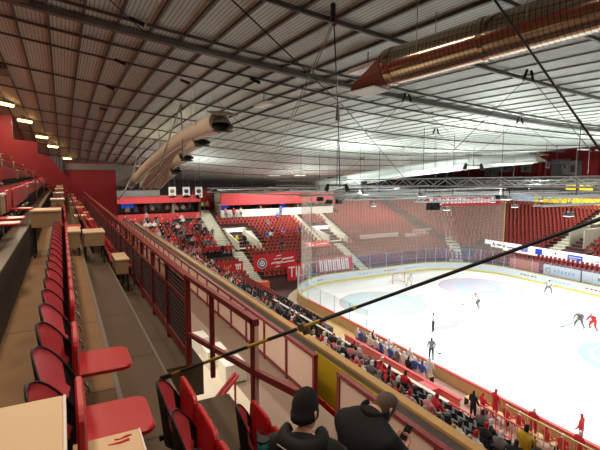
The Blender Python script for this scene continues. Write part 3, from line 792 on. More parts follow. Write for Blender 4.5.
mb = MB().box((.35, -.01, .25), (.5, 0, .8)).box((.55, -.01, .25), (.7, 0, .8)).box((.75, -.01, .25), (.95, 0, .8)).box((.3, -.01, .5), (1.0, 0, .58)); put('print', mb, 'gold', t)
mb = MB()
for k in range(5): mb.add([(1.35+.2*k, -.006, .35+.06*k), (1.5+.2*k, -.006, .38+.06*k), (1.58+.2*k, -.006, .62+.06*k), (1.42+.2*k, -.006, .60+.06*k)], [(0, 1, 2, 3)])
put('print', mb, 'gold', t)
mb = MB().box((2.75, -.01, .7), (3.4, 0, .85)).box((2.85, -.01, .4), (2.98, 0, .7)).box((3.05, -.01, .4), (3.18, 0, .7)).box((3.25, -.01, .4), (3.36, 0, .7)); put('print', mb, 'letter', t)
t = thing('cloth_banner', 'faded red sign with white marks on the upper left rail behind the netting', 'banner', slope(28.3, 51.3, .7)); t.rotation_euler = (ang, 0, 0)
put('cloth', MB().box((0, 0, 0), (3.6, 1.3, .02)), 'banner', t)
put('lettering', MB().box((.3, .3, .025), (1.1, .5, .03)).box((.4, .75, .025), (1.0, .95, .03)).box((1.5, .45, .025), (2.0, .6, .03)).box((2.2, .55, .025), (3.2, .75, .03)), 'letter', t)
# pale ledges among the seats behind the net
for i, (x0, x1, y) in enumerate(((37.5, 44.5, 52.5), (45.5, 50, 52.0), (48, 51.5, 53))):
    z = 1.5+.38*(y-47.8)+.55
    tag(put('rail_board', MB().box((x0, y, z), (x1, y+.1, z+.55)), 'edge'), ['longest pale rail board among the seats behind the goal', 'pale rail board right of the longest one behind the goal', 'pale rail board in the seats at the far corner'][i], 'board')

# suites at the top of the end stand
def suite(x0, x1, y, zb, zp, zo, zf, parm, label, seed):
    t = thing('suite_balcony', label, 'balcony', (x0, y, zb)); w = x1-x0
    put('parapet', MB().box((0, 0, 0), (w, .15, zp-zb)), parm, t)
    put('fascia', MB().box((0, -.2, zo-zb), (w, .1, zf-zb)), 'fascia', t)
    put('soffit', MB().box((0, .1, zo-zb+.02), (w, 3.0, zo-zb+.15)), 'white', t)
    put('back_wall', MB().box((0, 2.9, 0), (w, 3.0, zf-zb)), 'suite', t)
    put('floor_slab', MB().box((0, .15, .3), (w, 2.9, .4)), 'suite', t)
    n = max(2, round(w/3.2))
    for k in range(n+1): put('divider', MB().box((w*k/n-.12, .2, .4), (w*k/n+.12, 2.9, zo-zb)), 'darkwall' if k % 2 else 'suite', t)
    r = random.Random(seed)
    for k in range(n): put('wall_picture', MB().box((w*(k+.25)/n, 2.84, 1.6), (w*(k+.7)/n, 2.89, 2.4)), ['yellow', 'bluelogo', 'white', 'red', 'gold'][r.randrange(5)], t)
suite(20.0, 39, 62.3, 6.2, 7.95, 8.65, 10.3, 'white', 'red roofed suite balcony with white parapet above the end stand', 3)
suite(6.0, 17.0, 62.2, 6.9, 7.85, 9.3, 10.2, 'fascia', 'red suite balcony above the crowd in the left corner', 8)
struct('wall_suite_grey', MB().box((6.0, 61.9, 10.2), (11.5, 65, 11.0)), 'greywall')
struct('wall_suite_end', MB().box((17.0, 66.5, 6.3), (20.0, 66.7, 10.8)), 'redwall')
for i, u in enumerate((168.5, 182.5, 195)):
    a = on(u, 187, 1, 62); c = on(u+7.6, 197.5, 1, 62)
    t = thing('hanging_banner', ['left white hanging banner with a dark print', 'middle white hanging banner with a dark print', 'right white hanging banner with a dark print'][i], 'banner', (a.x, 62, c.z), 0, 'white hanging banners')
    w, h = c.x-a.x, a.z-c.z
    put('cloth', MB().box((0, 0, 0), (w, .03, h)), 'white', t)
    put('print', MB().add([(w/2+.3*w*math.cos(2*PI*k/20), -.006, h*.6+.2*h*math.sin(2*PI*k/20)) for k in range(20)], [list(range(20))]).box((w*.2, -.006, h*.2), (w*.8, 0, h*.28)), ['boxgrey', 'navy', 'navy'][i], t)
    
    for s_ in (.1, .9): put('cord', MB().tube([(w*s_, .015, h), (w*s_, .015, zr(a.x, 62)-c.z-.1)], .012, 5), 'palecable', t)

# far side fascia, lit board, yellow signs, boxes
t = thing('screen_strip', 'long lit white advertising strip with blue logos along the far side', 'screen', (X2+4.2, 45.2, 2.46))
Lb = 55
put('strip_panel', MB().box((0, -Lb, 0), (.12, 0, 1.12)), 'led', t)
put('frame', MB().box((-.01, -Lb, -.12), (.3, .02, -.0)), 'pinkwall', t)
def yo(u): return on(u, 255, 0, X2+4.2).y-45.2
for (u0, u1, z0, z1, mm) in ((520.5, 527.5, .25, .95, 'bluelogo'), (535, 542, .2, .95, 'bluelogo'), (567.5, 583, .25, .85, 'bluelogo'), (554.5, 556, .55, .85, 'paint')):
    put('logo', MB().box((-.02, yo(u1), z0), (-.005, yo(u0), z1)), mm, t)
mb = MB()
for z in (.38, .55, .72): mb.box((-.03, yo(526.8), z), (-.02, yo(521.2), z+.07))
mb.box((-.03, yo(524.8), .32), (-.02, yo(523.4), .9)); put('logo_marks', mb, 'letter', t)
put('logo_marks', MB().box((-.03, yo(581.5), .52), (-.02, yo(569), .66)).box((-.03, yo(577), .34), (-.02, yo(569), .42)), 'letter', t)
put('logo_marks', MB().box((-.02, yo(501), .5), (-.005, yo(496.5), .72)).box((-.02, yo(515), .45), (-.005, yo(506), .6)).box((-.02, yo(504.5), .4), (-.005, yo(503), .75)), 'boxgrey', t)
text('lettering', 'ticke', .62, 'navy', t, Matrix.Translation((-.03, yo(597.5), .55)) @ Matrix.Rotation(-PI/2, 4, 'Z') @ Matrix.Rotation(PI/2, 4, 'X'))
for y in range(-8, 45, 4):
    put('strip_post', MB().box((.14, y-45.2, -1.0), (.26, y-45.2+.12, 0)), 'steel', t)
for i, (u0, u1, x) in enumerate(((543, 580, X2+1.0), (582, 640, X2+1.0), (509, 538, X2+1.0))):
    ya, yb = on(u0, 275, 0, x).y, on(u1, 275, 0, x).y
    t = thing('advert_board', ['grey white advert board with a ring mark behind the far glass', 'pale advert board behind the far glass, cut by the frame edge', 'orange advert board behind the far glass'][i], 'board', (x, ya, 0))
    put('board_panel', MB().box((0, yb-ya, 0), (.1, 0, 2.25)), ['board', 'board', 'pinkwall'][i], t)
    L = ya-yb; mb = MB()
    for k in range(6): mb.box((-.012, -L*(.3+.1*k)-L*.06, 1.45), (0, -L*(.3+.1*k), 1.8))
    put('print', mb, ['iceblue2', 'boxgrey', 'gold'][i], t)
    mb = MB().tube([(-.01, -L*.14+.28*math.cos(a*PI/10), 1.62+.28*math.sin(a*PI/10)) for a in range(21)], .05, 5)
    if i == 0: put('ring_mark', mb, 'boxgrey', t)
t = thing('upper_fascia', 'far side balcony fascia, pale blue then bright yellow', 'fascia', (70.6, 63, 8.4))
def yf(u): return on(u, 203, 0, 70.6).y-63
put('fascia_wall', MB().box((0, -75, -.2), (.3, 7, 1.5)), 'pinkwall', t)
put('lit_sign', MB().box((-.05, yf(534), .1), (0, yf(508), 1.0)), 'ledblue', t)
put('lit_sign', MB().box((-.05, yf(640), .1), (0, yf(534), 1.0)), 'ledyellow', t)
put('lower_trim', MB().box((-.1, -75, -.5), (.1, 7, -.2)), 'capgold', t)
struct('wall_far_upper', MB().box((72.0, -23.7, 8.3), (72.3, 70, 12.6)), 'greywall')
for i, (u0, u1, v0, v1) in enumerate(((566, 575, 184, 190), (579.5, 592, 184, 190.5))):
    a = on(u0, v0, 0, 69.5); c = on(u1, v1, 0, 69.5)
    tag(put('lit_sign', MB().box((69.5, c.y, c.z), (69.7, a.y, a.z)), 'ledyellow'), ['left bright yellow lit sign high on the far side', 'right bright yellow lit sign high on the far side'][i], 'sign')
for i, (u0, u1, v0, v1) in enumerate(((563, 577, 161, 175), (498, 508, 164, 172), (521, 527, 164, 172))):
    a = on(u0, v0, 0, 72.4); c = on(u1, v1, 0, 72.4)
    t = thing('steel_cabinet', ['largest grey cabinet high on the far red wall', 'pale grey cabinet in the middle of the far upper wall', 'small grey cabinet on the far upper wall'][i], 'cabinet', (c.x, c.y, c.z))
    put('body', MB().box((0, 0, 0), (1.2, a.y-c.y, a.z-c.z)), 'greywall', t); put('grille', MB().box((-.03, (a.y-c.y)*.15, (a.z-c.z)*.2), (0, (a.y-c.y)*.45, (a.z-c.z)*.7)), 'darkwall', t)
# vertical red & grey bays along the far upper wall
for k in range(14):
    y = 62-4.6*k
    struct('wall_bay', MB().box((73.9, y-3.0, 12.7), (74.49, y, 15.6)), 'greywall' if k % 3 == 0 else 'redwall')

# ------------------------------------------------------------------ lower near stand
LR = 11
def lz(i): return 6.2-.378*i
def lx(i): return 7.65+.83*i
for i in range(LR):
    struct('stand_tier', MB().box((lx(i)-.43, 26 if i >= 7 else -6, -.03), (lx(i)+.43, 40.6 if i > 7 else 45.0, lz(i))), 'stepdark')
struct('stand_tier', MB().box((6.2, -6, -.03), (7.22, 45.8, 6.58)), 'stepdark')
struct('floor_bench_walk', MB().box((lx(LR-1)+.43, 26, -.029), (X1-.16, 37, .35)), 'ply')
struct('floor_bench', MB().box((lx(6)+.43, -6, -.029), (X1-.16, 26, .35)), 'benchfloor')
struct('floor_corner', MB().box((13.6, 40.6, -.029), (X1-.3, 46.2, .01)), 'landing')
struct('floor_corner', strip([p for p in P0 if p[4] in ('c0', 's1')], .2, 1.2, -.029, .012, False), 'landing')
tag(put('storage_box', MB().box((-.6, -.4, 0), (.6, .4, 1.25)), 'orange', None, bevel=.04, loc=(19.3, 45.3, .01)), 'orange red box standing at the foot of the end stand steps', 'box')
low = []
for i in range(LR):
    y = -1.0
    while y < (44.5 if i <= 7 else 40):
        y += .5
        if i >= 7 and y < 26.5: continue
        if abs(y-30.5) < .5: continue
        low.append((lx(i)-.25, y, lz(i), i))
lowvis = sorted([s for s in low if (.467*s[0]+.884*s[1]) > 6 and 300+448.8*(s[0]*.884-s[1]*.467)/(s[0]*.467+s[1]*.884) < 605 and (s[0])/(CZ-s[2]-.6) > 1.33], key=dist)
for s in lowvis[:300]:
    w = 'the near part' if s[1] < 14 else ('the middle part' if s[1] < 26 else 'the far part')
    tag(link('lower_stand_chair', DSM if s[1] < 33 else DRM, None, s[:3], 0), ('dark' if s[1] < 33 else 'red')+' seat in %s of the lower stand, %s row down from the parapet' % (w, ORD[s[3]]), 'seat', 'lower seats row %d %s %s' % (s[3], w, s[1] < 33))
big = MB()
for s in lowvis[300:]:
    k = len(big.m); add_to(big, RS, s[:3], 0)
    if s[1] >= 33: big.m[k:] = [2 if q == 0 else q for q in big.m[k:]]
tag(put('lower_stand_chairs', big, ['seatdark', 'steel', 'seatred']), 'remaining dark and red seats of the lower stand toward the far corner', 'seats', kind='stuff')
# press ledges: long pale boards among the rows
for i, (r_, y0, y1) in enumerate(((4, 16.5, 25),)):
    x = lx(r_)+.36; z = lz(r_)
    t = thing('press_ledge', ['long pale press ledge among the dark seats of the lower stand', 'near pale press ledge in the lower stand', 'far pale press ledge in the lower stand'][i], 'ledge', (x, y0, z), 0, 'press ledges')
    put('ledge_top', MB().box((-.06, 0, .68), (.05, y1-y0, .72)), 'white', t)
    for k in range(int((y1-y0)/2)+1): put('bracket', MB().box((-.02, k*2, 0), (.02, k*2+.05, .68)), 'steel', t)
# faded red wall behind the benches, rails, bench boxes
t = thing('bench_barrier', 'shorter faded red wall, farther from the ice', 'wall panel', (16.2, 15.2, .35))
put('wall_panel', MB().box((0, 0, 0), (.14, 5.5, 1.6)), 'pinkwall', t); put('top_rail', MB().box((-.04, -.05, 1.6), (.18, 5.55, 1.67)), 'panel', t)
t = thing('bench_barrier', 'long faded red wall behind the white players bench', 'wall panel', (17.5, 15.6, .35))
put('wall_panel', MB().box((0, 0, 0), (.12, 10.6, 1.25)), 'pinkwall', t); put('top_rail', MB().box((-.04, -.05, 1.25), (.16, 10.65, 1.31)), 'fascia', t)
def picket(x, y0, y1, z, h, m1, label):
    t = thing('picket_railing', label, 'railing', (x, y0, z)); L = y1-y0
    put('top_rail', MB().box((-.03, 0, h-.05), (.03, L, h)), m1, t); put('bottom_rail', MB().box((-.02, 0, .1), (.02, L, .14)), m1, t)
    n = int(L/.28)
    for k in range(n+1): put('picket', MB().box((-.015, k*L/n-.015, 0), (.015, k*L/n+.015, h-.04)), m1, t)
picket(17.0, 12.2, 16.6, .35, 1.2, 'railred', 'bright red picket railing left of the red players bench')
picket(18.2, 12.4, 15.4, .35, 1.2, 'railred', 'second bright red picket railing, closer to the ice')
picket(18.5, 8.2, 13.6, .35, 1.7, 'ply', 'tan picket fence behind the red players bench')
t = thing('red_cabinet', 'bright red box standing at the end of the faded red wall', 'cabinet', (16.9, 17.4, .35))
put('body', MB().box((-.4, -.5, 0), (.4, .5, 1.3)), 'railred', t, bevel=.03); put('lid', MB().box((-.43, -.53, 1.3), (.43, .53, 1.36)), 'fascia', t)
for i, (x, y, L) in enumerate(((14.4, 17.6, 3.2), (14.9, 21.6, 3.4))):
    t = thing('tier_railing', ['near pink tube railing in the lower stand', 'far pink tube railing in the lower stand'][i], 'railing', (x, y, .35))
    put('rail', MB().tube([(0, 0, 0), (0, 0, 2.6), (.0, L, 2.6), (0, L, 0)], .035, 6), 'railred', t); put('rail', MB().tube([(0, 0, 2.1), (0, L, 2.1)], .03, 6), 'railred', t)
for i, y in enumerate((19.5, 11.6)):
    t = thing('players_bench', ['long bench under the white clad players', 'bench under the red clad players'][i], 'bench', (19.45, y, .35))
    L = (7.2, 5.2)[i]
    put('seat', MB().box((-.2, 0, .42), (.2, L, .47)), 'ply', t)
    for k in range(5): put('leg', MB().box((-.15, L*k/4-.03, 0), (.15, L*k/4+.03, .42)), 'steel', t)

# ------------------------------------------------------------------ ducts
def duct(name, label, pts, r, matname, hood, group=None, n=20):
    """a tube along pts with a hooded mouth at the first point; a straight one is built along its own axis so its spiral rings follow it"""
    pts = [Vector(p) for p in pts]; o3 = pts[0].copy(); Q = None
    if len(pts) == 2:
        Q = (pts[1]-pts[0]).to_track_quat('Z', 'Y')
    t = thing(name, label, 'duct', o3, 0, group)
    if Q: t.rotation_mode = 'QUATERNION'; t.rotation_quaternion = Q
    inv = (Q.inverted() if Q else None)
    loc = [(inv @ (p-o3)) if Q else (p-o3) for p in pts]
    wup = (inv @ Vector((0, 0, 1))) if Q else Vector((0, 0, 1))
    if Q:
        L = loc[1].length; m = int(L/.055)
        put('tube', MB().tube([Vector((0, 0, L*i/m)) for i in range(m+1)], [r+(.010 if i % 2 else 0) for i in range(m+1)], 32), matname, t, True)
        for q in (.03, .36, .70):
            put('collar', MB().tube([Vector((0, 0, L*q-.05)), Vector((0, 0, L*q+.05))], r+.03, 32), 'duct', t)
    else:
        put('tube', MB().tube(loc, r, n), matname, t, True)
        put('seam', MB().tube([p-wup*r*.99 for p in loc], .10, 6), 'white', t)  # white strip paints the ice light along the duct's underside
    d = (loc[1]-loc[0]).normalized(); a = -d; side = d.cross(wup).normalized(); up = side.cross(d).normalized()
    p = loc[0]; R_ = r*1.02; q = MB()
    s0 = [p+side*(R_*math.cos(2*PI*k/20))+up*(R_*math.sin(2*PI*k/20)) for k in range(20)]
    s1 = [p+a*hood*(1.0-.62*max(0, math.sin(2*PI*k/20)*.5+.5)**1.0)+side*(R_*1.05*math.cos(2*PI*k/20))+up*(-R_*.55+.45*R_*math.sin(2*PI*k/20)) for k in range(20)]
    s1 = [v+a*hood*.0 for v in s1]
    q.loft([s0, s1], cap=False); q.loft([[v+(p-v)*.04 for v in s1], [v+(p-v)*.04 for v in s0]], cap=False)
    put('hood', q, 'ductred' if matname == 'duct' else 'boxgrey', t)
    if not Q:
        put('hood_plate', MB().bar(p+up*r*1.05-a*.3, p+a*1.5+up*r*.35, r*2.1, .05, 0, up), 'boxgrey', t)
        put('mouth', MB().tube([p+a*.005, p+a*.03], r*.97, 20), 'darkwall', t)
    m1 = p+a*hood*.55-up*R_*1.0
    put('lip', MB().bar(m1-a*hood*.35, m1+a*hood*.4, R_*1.7, .04, 0, up), 'white' if matname == 'duct' else 'darkwall', t)
    for q_ in (.15, .5, .85):
        pp = loc[0].lerp(loc[-1], q_) if Q else loc[int(q_*(len(loc)-1))]
        w0 = (Q @ pp if Q else pp)+o3; hgt = zr(w0.x, w0.y)-.1-w0.z
        for s_ in (-1, 1): put('hanger', MB().tube([pp+side*r*s_, pp+side*r*s_+wup*hgt], .012, 5), 'palecable', t)
    return t
dA = at_depth(389, 68, 12.0); dB = at_depth(600, 6, 8.7)
duct('air_duct', 'large ribbed metal air duct with brown hood crossing the top right', [dA, dA.lerp(dB, 1.5)], .47, 'duct', 1.15)
LOWER_EDGE = [([(222, 131), (207, 135), (192, 140.5), (179, 148), (167, 156.5), (156, 165), (147, 173), (139, 181), (132, 188)], 19, 46), ([(202, 146), (190, 152), (177, 159.5), (167, 167), (157, 175.5), (151, 182), (145, 188.5)], 25, 47),
        ([(187, 161), (177, 166.5), (167, 173), (159, 180.5), (152, 189)], 30, 47.5), ([(177, 174), (168, 180.5), (160, 189)], 36, 48)]
for i, (pp, d0, d1) in enumerate(LOWER_EDGE):
    pts = []
    for k, (u, v) in enumerate(pp):
        q = k/(len(pp)-1); d = 1/((1-q)/d0+q/d1); d = d0+(d1-d0)*q
        pts.append(at_depth(u-.3*449*.42/d, v-.95*449*.42/d, d))
    duct('curved_air_duct', ['largest curved beige air duct, topmost of four under the roof', 'second curved beige air duct from the top', 'third curved beige air duct from the top', 'smallest curved beige air duct, lowest of four'][i], pts, .42, 'ductbeige', 1.0, 'curved beige air ducts')
a = at_depth(533, 158, 50); b_ = at_depth(318, 186, 44); c_ = at_depth(400, 171.5, 47)
duct('far_air_duct', 'long silver air duct running under the roof beyond the ice', [a, at_depth(470, 163, 48.5), c_, b_], .58, 'ductsilver', 1.6)

# ------------------------------------------------------------------ cables and rods
def cable(label, pts, r, mname='cable', extra=None, name='roof_cable'):
    t = thing(name, label, 'cable', (0, 0, 0)); put('wire', MB().tube(pts, r, 6), mname, t, True)
    return t
cable('thick black cable slanting down across the upper right corner', [at_depth(489, -8, 8), at_depth(604, 156, 8), at_depth(640, 207, 8)], .021)
cable('thin black cable running diagonally from the roof to the far trusses', [hit(228, -4), at_depth(345, 108, 20), at_depth(412, 187, 33)], .022)
t = cable('black vertical cable with two small fittings hanging at the top centre', [hit(333, 2), at_depth(338, 112, 16.2), at_depth(340, 187, 17)], .018)
p = hit(333, 4); put('fitting', MB().tube([p+Vector((0, 0, -.0)), p+Vector((0, 0, -.45))], .07, 8), 'steel', t)
p = at_depth(334, 22, 12.5); put('fitting', MB().tube([p+Vector((0, 0, .1)), p+Vector((0, 0, -.1))], [.10, .07], 8), 'redwall', t)
p = at_depth(337.5, 112, 16.2); put('fitting', MB().tube([p+Vector((0, 0, .25)), p+Vector((0, 0, -.3))], [.05, .09], 8), 'steel', t)
cable('left wire of the pale pair slanting from the top centre', [at_depth(331, 26, 13.2), at_depth(264, 178, 40)], .02, 'palecable')
cable('right wire of the pale pair slanting from the top centre', [at_depth(333, 26, 13.2), at_depth(268, 178, 40)], .02, 'palecable')
cable('thin black wire from the left ceiling toward the far end stand', [hit(110, 0), at_depth(200, 84, 24), at_depth(300, 183, 42)], .016)
for i, (u, v, ua, va, ub, vb) in enumerate(((407, 96, 372, 134, 448, 131), (529, 73, 452, 152, 592, 152), (520, 119, 474, 155, 560, 150), (362, 158, 340, 176, 398, 139), (436, 130, 400, 150, 470, 160))):
    p = hit(u, v); d = (p-Vector((0, 0, CZ))).dot(ray(300, 225))
    t = cable('pair of thin wires dropping from a ceiling hook, ' + ['below the brown duct hood', 'under the silver duct', 'right of the roof centre', 'left of the far duct', 'between the far duct and the hood'][i], [at_depth(ua, va, d*1.12), p+Vector((0, 0, -.1)), at_depth(ub, vb, d*1.08)], .014, 'cable', name='ceiling_wire')
    put('hook', MB().tube([p+Vector((-.1, 0, .1)), p+Vector((-.25, .0, -.25))], .05, 6), 'steel', t); put('hook', MB().tube([p+Vector((.1, 0, .1)), p+Vector((.25, 0, -.25))], .05, 6), 'steel', t)
for i, (u, v, ub, vb, d) in enumerate(((181, 103, 183, 158, 19), (139, 146, 139.5, 190, 26))):
    cable(['near pale rod holding the curved ducts', 'far pale rod holding the curved ducts'][i], [hit(u, v), at_depth(ub, vb, (hit(u, v)-Vector((0, 0, CZ))).dot(ray(300, 225)))], .045, 'palecable', name='support_rod')
cable('pale slanting rod beside the curved ducts', [hit(180, 106), at_depth(152, 190, 34)], .045, 'palecable', name='support_rod')
cable('pale bowed cable hanging left of the curved ducts', [hit(138, 148), at_depth(134, 172, 25), at_depth(126, 189, 25), at_depth(118, 200, 25)], .04, 'palecable', name='support_rod')
# small ceiling fittings
for i, (u, v) in enumerate(((137, 19), (120, 60), (110, 86), (103, 108), (255, 79), (185, 80), (60, 156))):
    p = hit(u, v)
    t = thing('ceiling_spotlight', ['largest black ceiling fitting at the top left', 'second ceiling fitting in the line at the left', 'third ceiling fitting in the line at the left', 'fourth ceiling fitting in the line at the left', 'pale ceiling fitting near the roof middle', 'ceiling fitting above the curved ducts', 'ceiling fitting near the far lamps'][i], 'fitting', p)
    put('body', MB().tube([(-.22, .0, .0), (.22, 0, -.14)], [.06, .08], 8), 'steel', t); put('bulb', MB().tube([(.22, 0, -.14), (.26, 0, -.155)], .06, 8), 'edge', t)

# ------------------------------------------------------------------ lighting trusses over the ice
def truss(label, a, b, s=.5, lights=(), lampd=0):
    t = thing('lighting_truss', label, 'truss', (0, 0, 0)); a = Vector(a); b = Vector(b); d = (b-a).normalized(); side = d.cross(Vector((0, 0, 1))).normalized()*s/2
    up = Vector((0, 0, s))
    for o in (-side, side, -side+up, side+up): put('chord', MB().tube([a+o, b+o], .045, 6), 'truss', t)
    n = int((b-a).length/1.0); mb = MB()
    for k in range(n):
        p = a.lerp(b, k/n); q = a.lerp(b, (k+1)/n); f = k % 2
        mb.tube([p-side+up*f, q-side+up*(1-f)], .022, 4).tube([p+side+up*f, q+side+up*(1-f)], .022, 4)
    put('lacing', mb, 'truss', t)
    for q in (.12, .5, .88):
        p = a.lerp(b, q); put('hanger', MB().tube([p+up, (p.x, p.y, zr(p.x, p.y)-.1)], .02, 5), 'cable', t)
    return t
TR = [('nearest cross truss over the rink', (22, 6, 11.7), (50, 6, 11.5)), ('second cross truss over the rink', (22, 15, 11.5), (50, 15, 11.3)), ('third cross truss over the rink', (22, 24, 11.2), (50, 24, 11.0)), ('fourth cross truss over the rink', (22, 33, 10.9), (52, 33, 10.7)), ('far cross truss above the end boards', (20, 41, 10.9), (53, 41, 10.7)),
      ('near side lengthwise truss', (21.5, 0, 12.8), (21.5, 46, 11.9)), ('far side lengthwise truss', (49.5, 0, 12.6), (49.5, 46, 11.7)), ('lengthwise truss beyond the far boards', (58, -5, 12.0), (58, 50, 11.4)), ('cross truss above the end stand', (16, 55, 10.9), (56, 55, 10.7))]
for lab, a, b_ in TR: truss(lab, a, b_)
NF = 0
for (lab, a, b_) in TR[:4]:
    for q in (.10, .37, .63, .90):
        p = Vector(a).lerp(Vector(b_), q)
        t = thing('flood_light', 'black floodlight, %s from the near side, under the %s' % (ORD[(.10, .37, .63, .90).index(q)], lab.split(' over')[0].split(' above')[0]), 'lamp', (p.x, p.y, p.z-.75))
        put('lamp_housing', MB().box((-.22, -.2, .12), (.22, .2, .36)), 'truss', t, bevel=.03)
        put('yoke', MB().tube([(-.25, 0, .25), (-.25, 0, .75), (.25, 0, .75), (.25, 0, .25)], .025, 6), 'steel', t)
        put('lamp_glass', MB().box((-.19, -.17, .10), (.19, .17, .12)), 'coollamp', t)
        l = D.lights.new('flood', 'AREA'); l.shape = 'RECTANGLE'; l.size = .38; l.size_y = .34; l.energy = FLOOD; l.spread = math.radians(150); l.color = (.96, 1.0, 1.0)
        link('flood', l, None, (p.x, p.y, p.z-.68))
for i, (u, v, d, hh) in enumerate(((337, 176, 36, 1.6), (474, 152, 40, 2.6), (557, 148, 40, 3.0))):
    p = at_depth(u, v, d); t = thing('light_mast', ['vertical pole with lamps hanging left of the far duct', 'pole with crossbars hanging in front of the far duct', 'pole with crossbars hanging at the far right'][i], 'lamp', p)
    put('pole', MB().tube([(0, 0, -hh/2), (0, 0, zr(p.x, p.y)-p.z-.25)], .025, 6), 'cable', t)
    for z in (-.45, -.1): put('crossbar', MB().tube([(-.8, .2, z*hh), (.8, -.2, z*hh)], .05, 6), 'cable', t)
    for s_ in (-1, 1): put('lamp_head', MB().tube([(.7*s_, -.2*s_, -.4*hh), (.9*s_, -.2*s_, -.4*hh-.55)], [.12, .2], 8), 'steel', t)
for i, (u, v, d) in enumerate(((433, 206, 34), (320, 199, 36), (329, 201.5, 36), (339, 201.5, 36), (364, 183, 40), (421, 183, 34))):
    p = at_depth(u, v, d); sc_ = 1 if i == 0 else .55
    t = thing('hanging_speaker', ['largest black speaker box hanging before the netting', 'left dark speaker box hanging above the end stand', 'middle dark speaker box hanging above the end stand', 'right dark speaker box hanging above the end stand', 'black speaker box under the left end of the far duct', 'black speaker cluster under the far duct'][i], 'speaker', p)
    put('box', MB().add([(-.45, -.3, -.3), (.45, -.3, -.3), (.45, .3, -.3), (-.45, .3, -.3), (-.35, -.2, .3), (.5, -.2, .3), (.5, .3, .3), (-.35, .3, .3)], [(3, 2, 1, 0), (4, 5, 6, 7), (0, 1, 5, 4), (1, 2, 6, 5), (2, 3, 7, 6), (3, 0, 4, 7)]), 'black', t, bevel=.03)
    put('grille', MB().box((-.38, -.33, -.25), (.4, -.3, .1)), 'steel', t)
    put('cord', MB().tube([(0, 0, .3), (0, 0, (zr(p.x, p.y)-p.z-.1)/sc_)], .012, 5), 'cable', t)
    t.scale = (sc_, sc_, sc_)

for i, (x, y) in enumerate(((24, 4), (24, 19), (24, 34), (36, 4), (36, 19), (36, 34), (48, 4), (48, 19), (48, 34), (14, 52), (30, 55), (46, 54), (60, 8), (60, 28))):  # upward lamps with housings, added to brighten the roof
    z = zr(x, y)-4.4
    t = thing('uplighter', 'small lamp aimed at the roof among the trusses', 'lamp', (x, y, z), 0, 'uplighters among the trusses')
    put('lamp_housing', MB().tube([(0, 0, -.25), (0, 0, .0)], [.12, .2], 10), 'steel', t); put('hanger', MB().tube([(.21, 0, -.1), (.21, 0, 4.3)], .015, 5), 'cable', t)
    l = D.lights.new('roof_fill', 'AREA'); l.shape = 'DISK'; l.size = .4; l.energy = UP*(.55 if y > 50 else 1.15); l.color = (.93, 1.0, .96)
    lo = link('roof_fill', l, None, (x, y, z+.02)); lo.rotation_euler = (PI, 0, 0)

for i, y in enumerate((10, 16.5, 23, 29.5)):  # extra floods with lamp bodies, added to brighten the benches
    p = Vector((21.5, y, 12.75-.9*y/46))
    t = thing('flood_light', 'floodlight aimed at the benches, %s under the near lengthwise truss' % ['nearest', 'second', 'third', 'farthest'][i], 'lamp', (p.x, p.y, p.z-.75))
    put('lamp_housing', MB().box((-.22, -.2, .12), (.22, .2, .36)), 'truss', t, bevel=.03); put('yoke', MB().tube([(-.25, 0, .25), (-.25, 0, .75), (.25, 0, .75), (.25, 0, .25)], .025, 6), 'steel', t)
    put('lamp_glass', MB().box((-.19, -.17, .10), (.19, .17, .12)), 'coollamp', t)
    l = D.lights.new('flood', 'AREA'); l.size = .38; l.energy = FLOOD*.8; l.spread = math.radians(130); lo = link('flood', l, None, (p.x, p.y, p.z-.68)); lo.rotation_euler = (0, math.radians(28), 0)

a = at_depth(427, 200.5, 47); b_ = at_depth(500, 209, 50); a.z = b_.z = (a.z+b_.z)/2
t = thing('lettered_sign', 'long red sign with illegible white letters hanging above the far corner', 'sign', a)
t.rotation_euler = (0, 0, math.atan2(b_.y-a.y, b_.x-a.x)); L = (b_-a).length
put('sign_board', MB().box((0, 0, -.05), (L, .08, .95)), 'banner', t)
r9 = random.Random(2); x = .3; mb = MB()
while x < L-.6:
    w = .22+.25*r9.random(); mb.box((x, -.02, .2), (x+w, 0, .6+.2*r9.random())); x += w+.14
put('sign_marks', mb, 'letter', t)
put('end_panel', MB().box((L-.9, -.03, 0), (L, -.005, .9)), 'paint', t)
for q in (.1, .9): put('cord', MB().tube([(L*q, .04, .95), (L*q, .04, zr(*(a.lerp(b_, q)).xy)-a.z-.1)], .015, 5), 'cable', t)
for i, (u0, v0, d0, u1, v1, d1) in enumerate(((218, 190, 50, 430, 186, 42), (300, 196, 42, 600, 183, 40), (420, 193, 36, 600, 196, 38), (240, 193.5, 48, 420, 197, 40))):
    a = at_depth(u0, v0, d0); b_ = at_depth(u1, v1, d1)
    t = thing('rigging_pipe', ['pale rigging pipe above the end stand', 'long pale rigging pipe across the far trusses', 'short pale rigging pipe at the right', 'pale rigging pipe above the netting'][i], 'pipe', (0, 0, 0))
    put('pipe', MB().tube([a, b_], .07, 8), 'truss', t, True)
    for q in (.08, .5, .92):
        p = a.lerp(b_, q); put('hanger', MB().tube([p, (p.x, p.y, zr(p.x, p.y)-.1)], .012, 5), 'palecable', t)

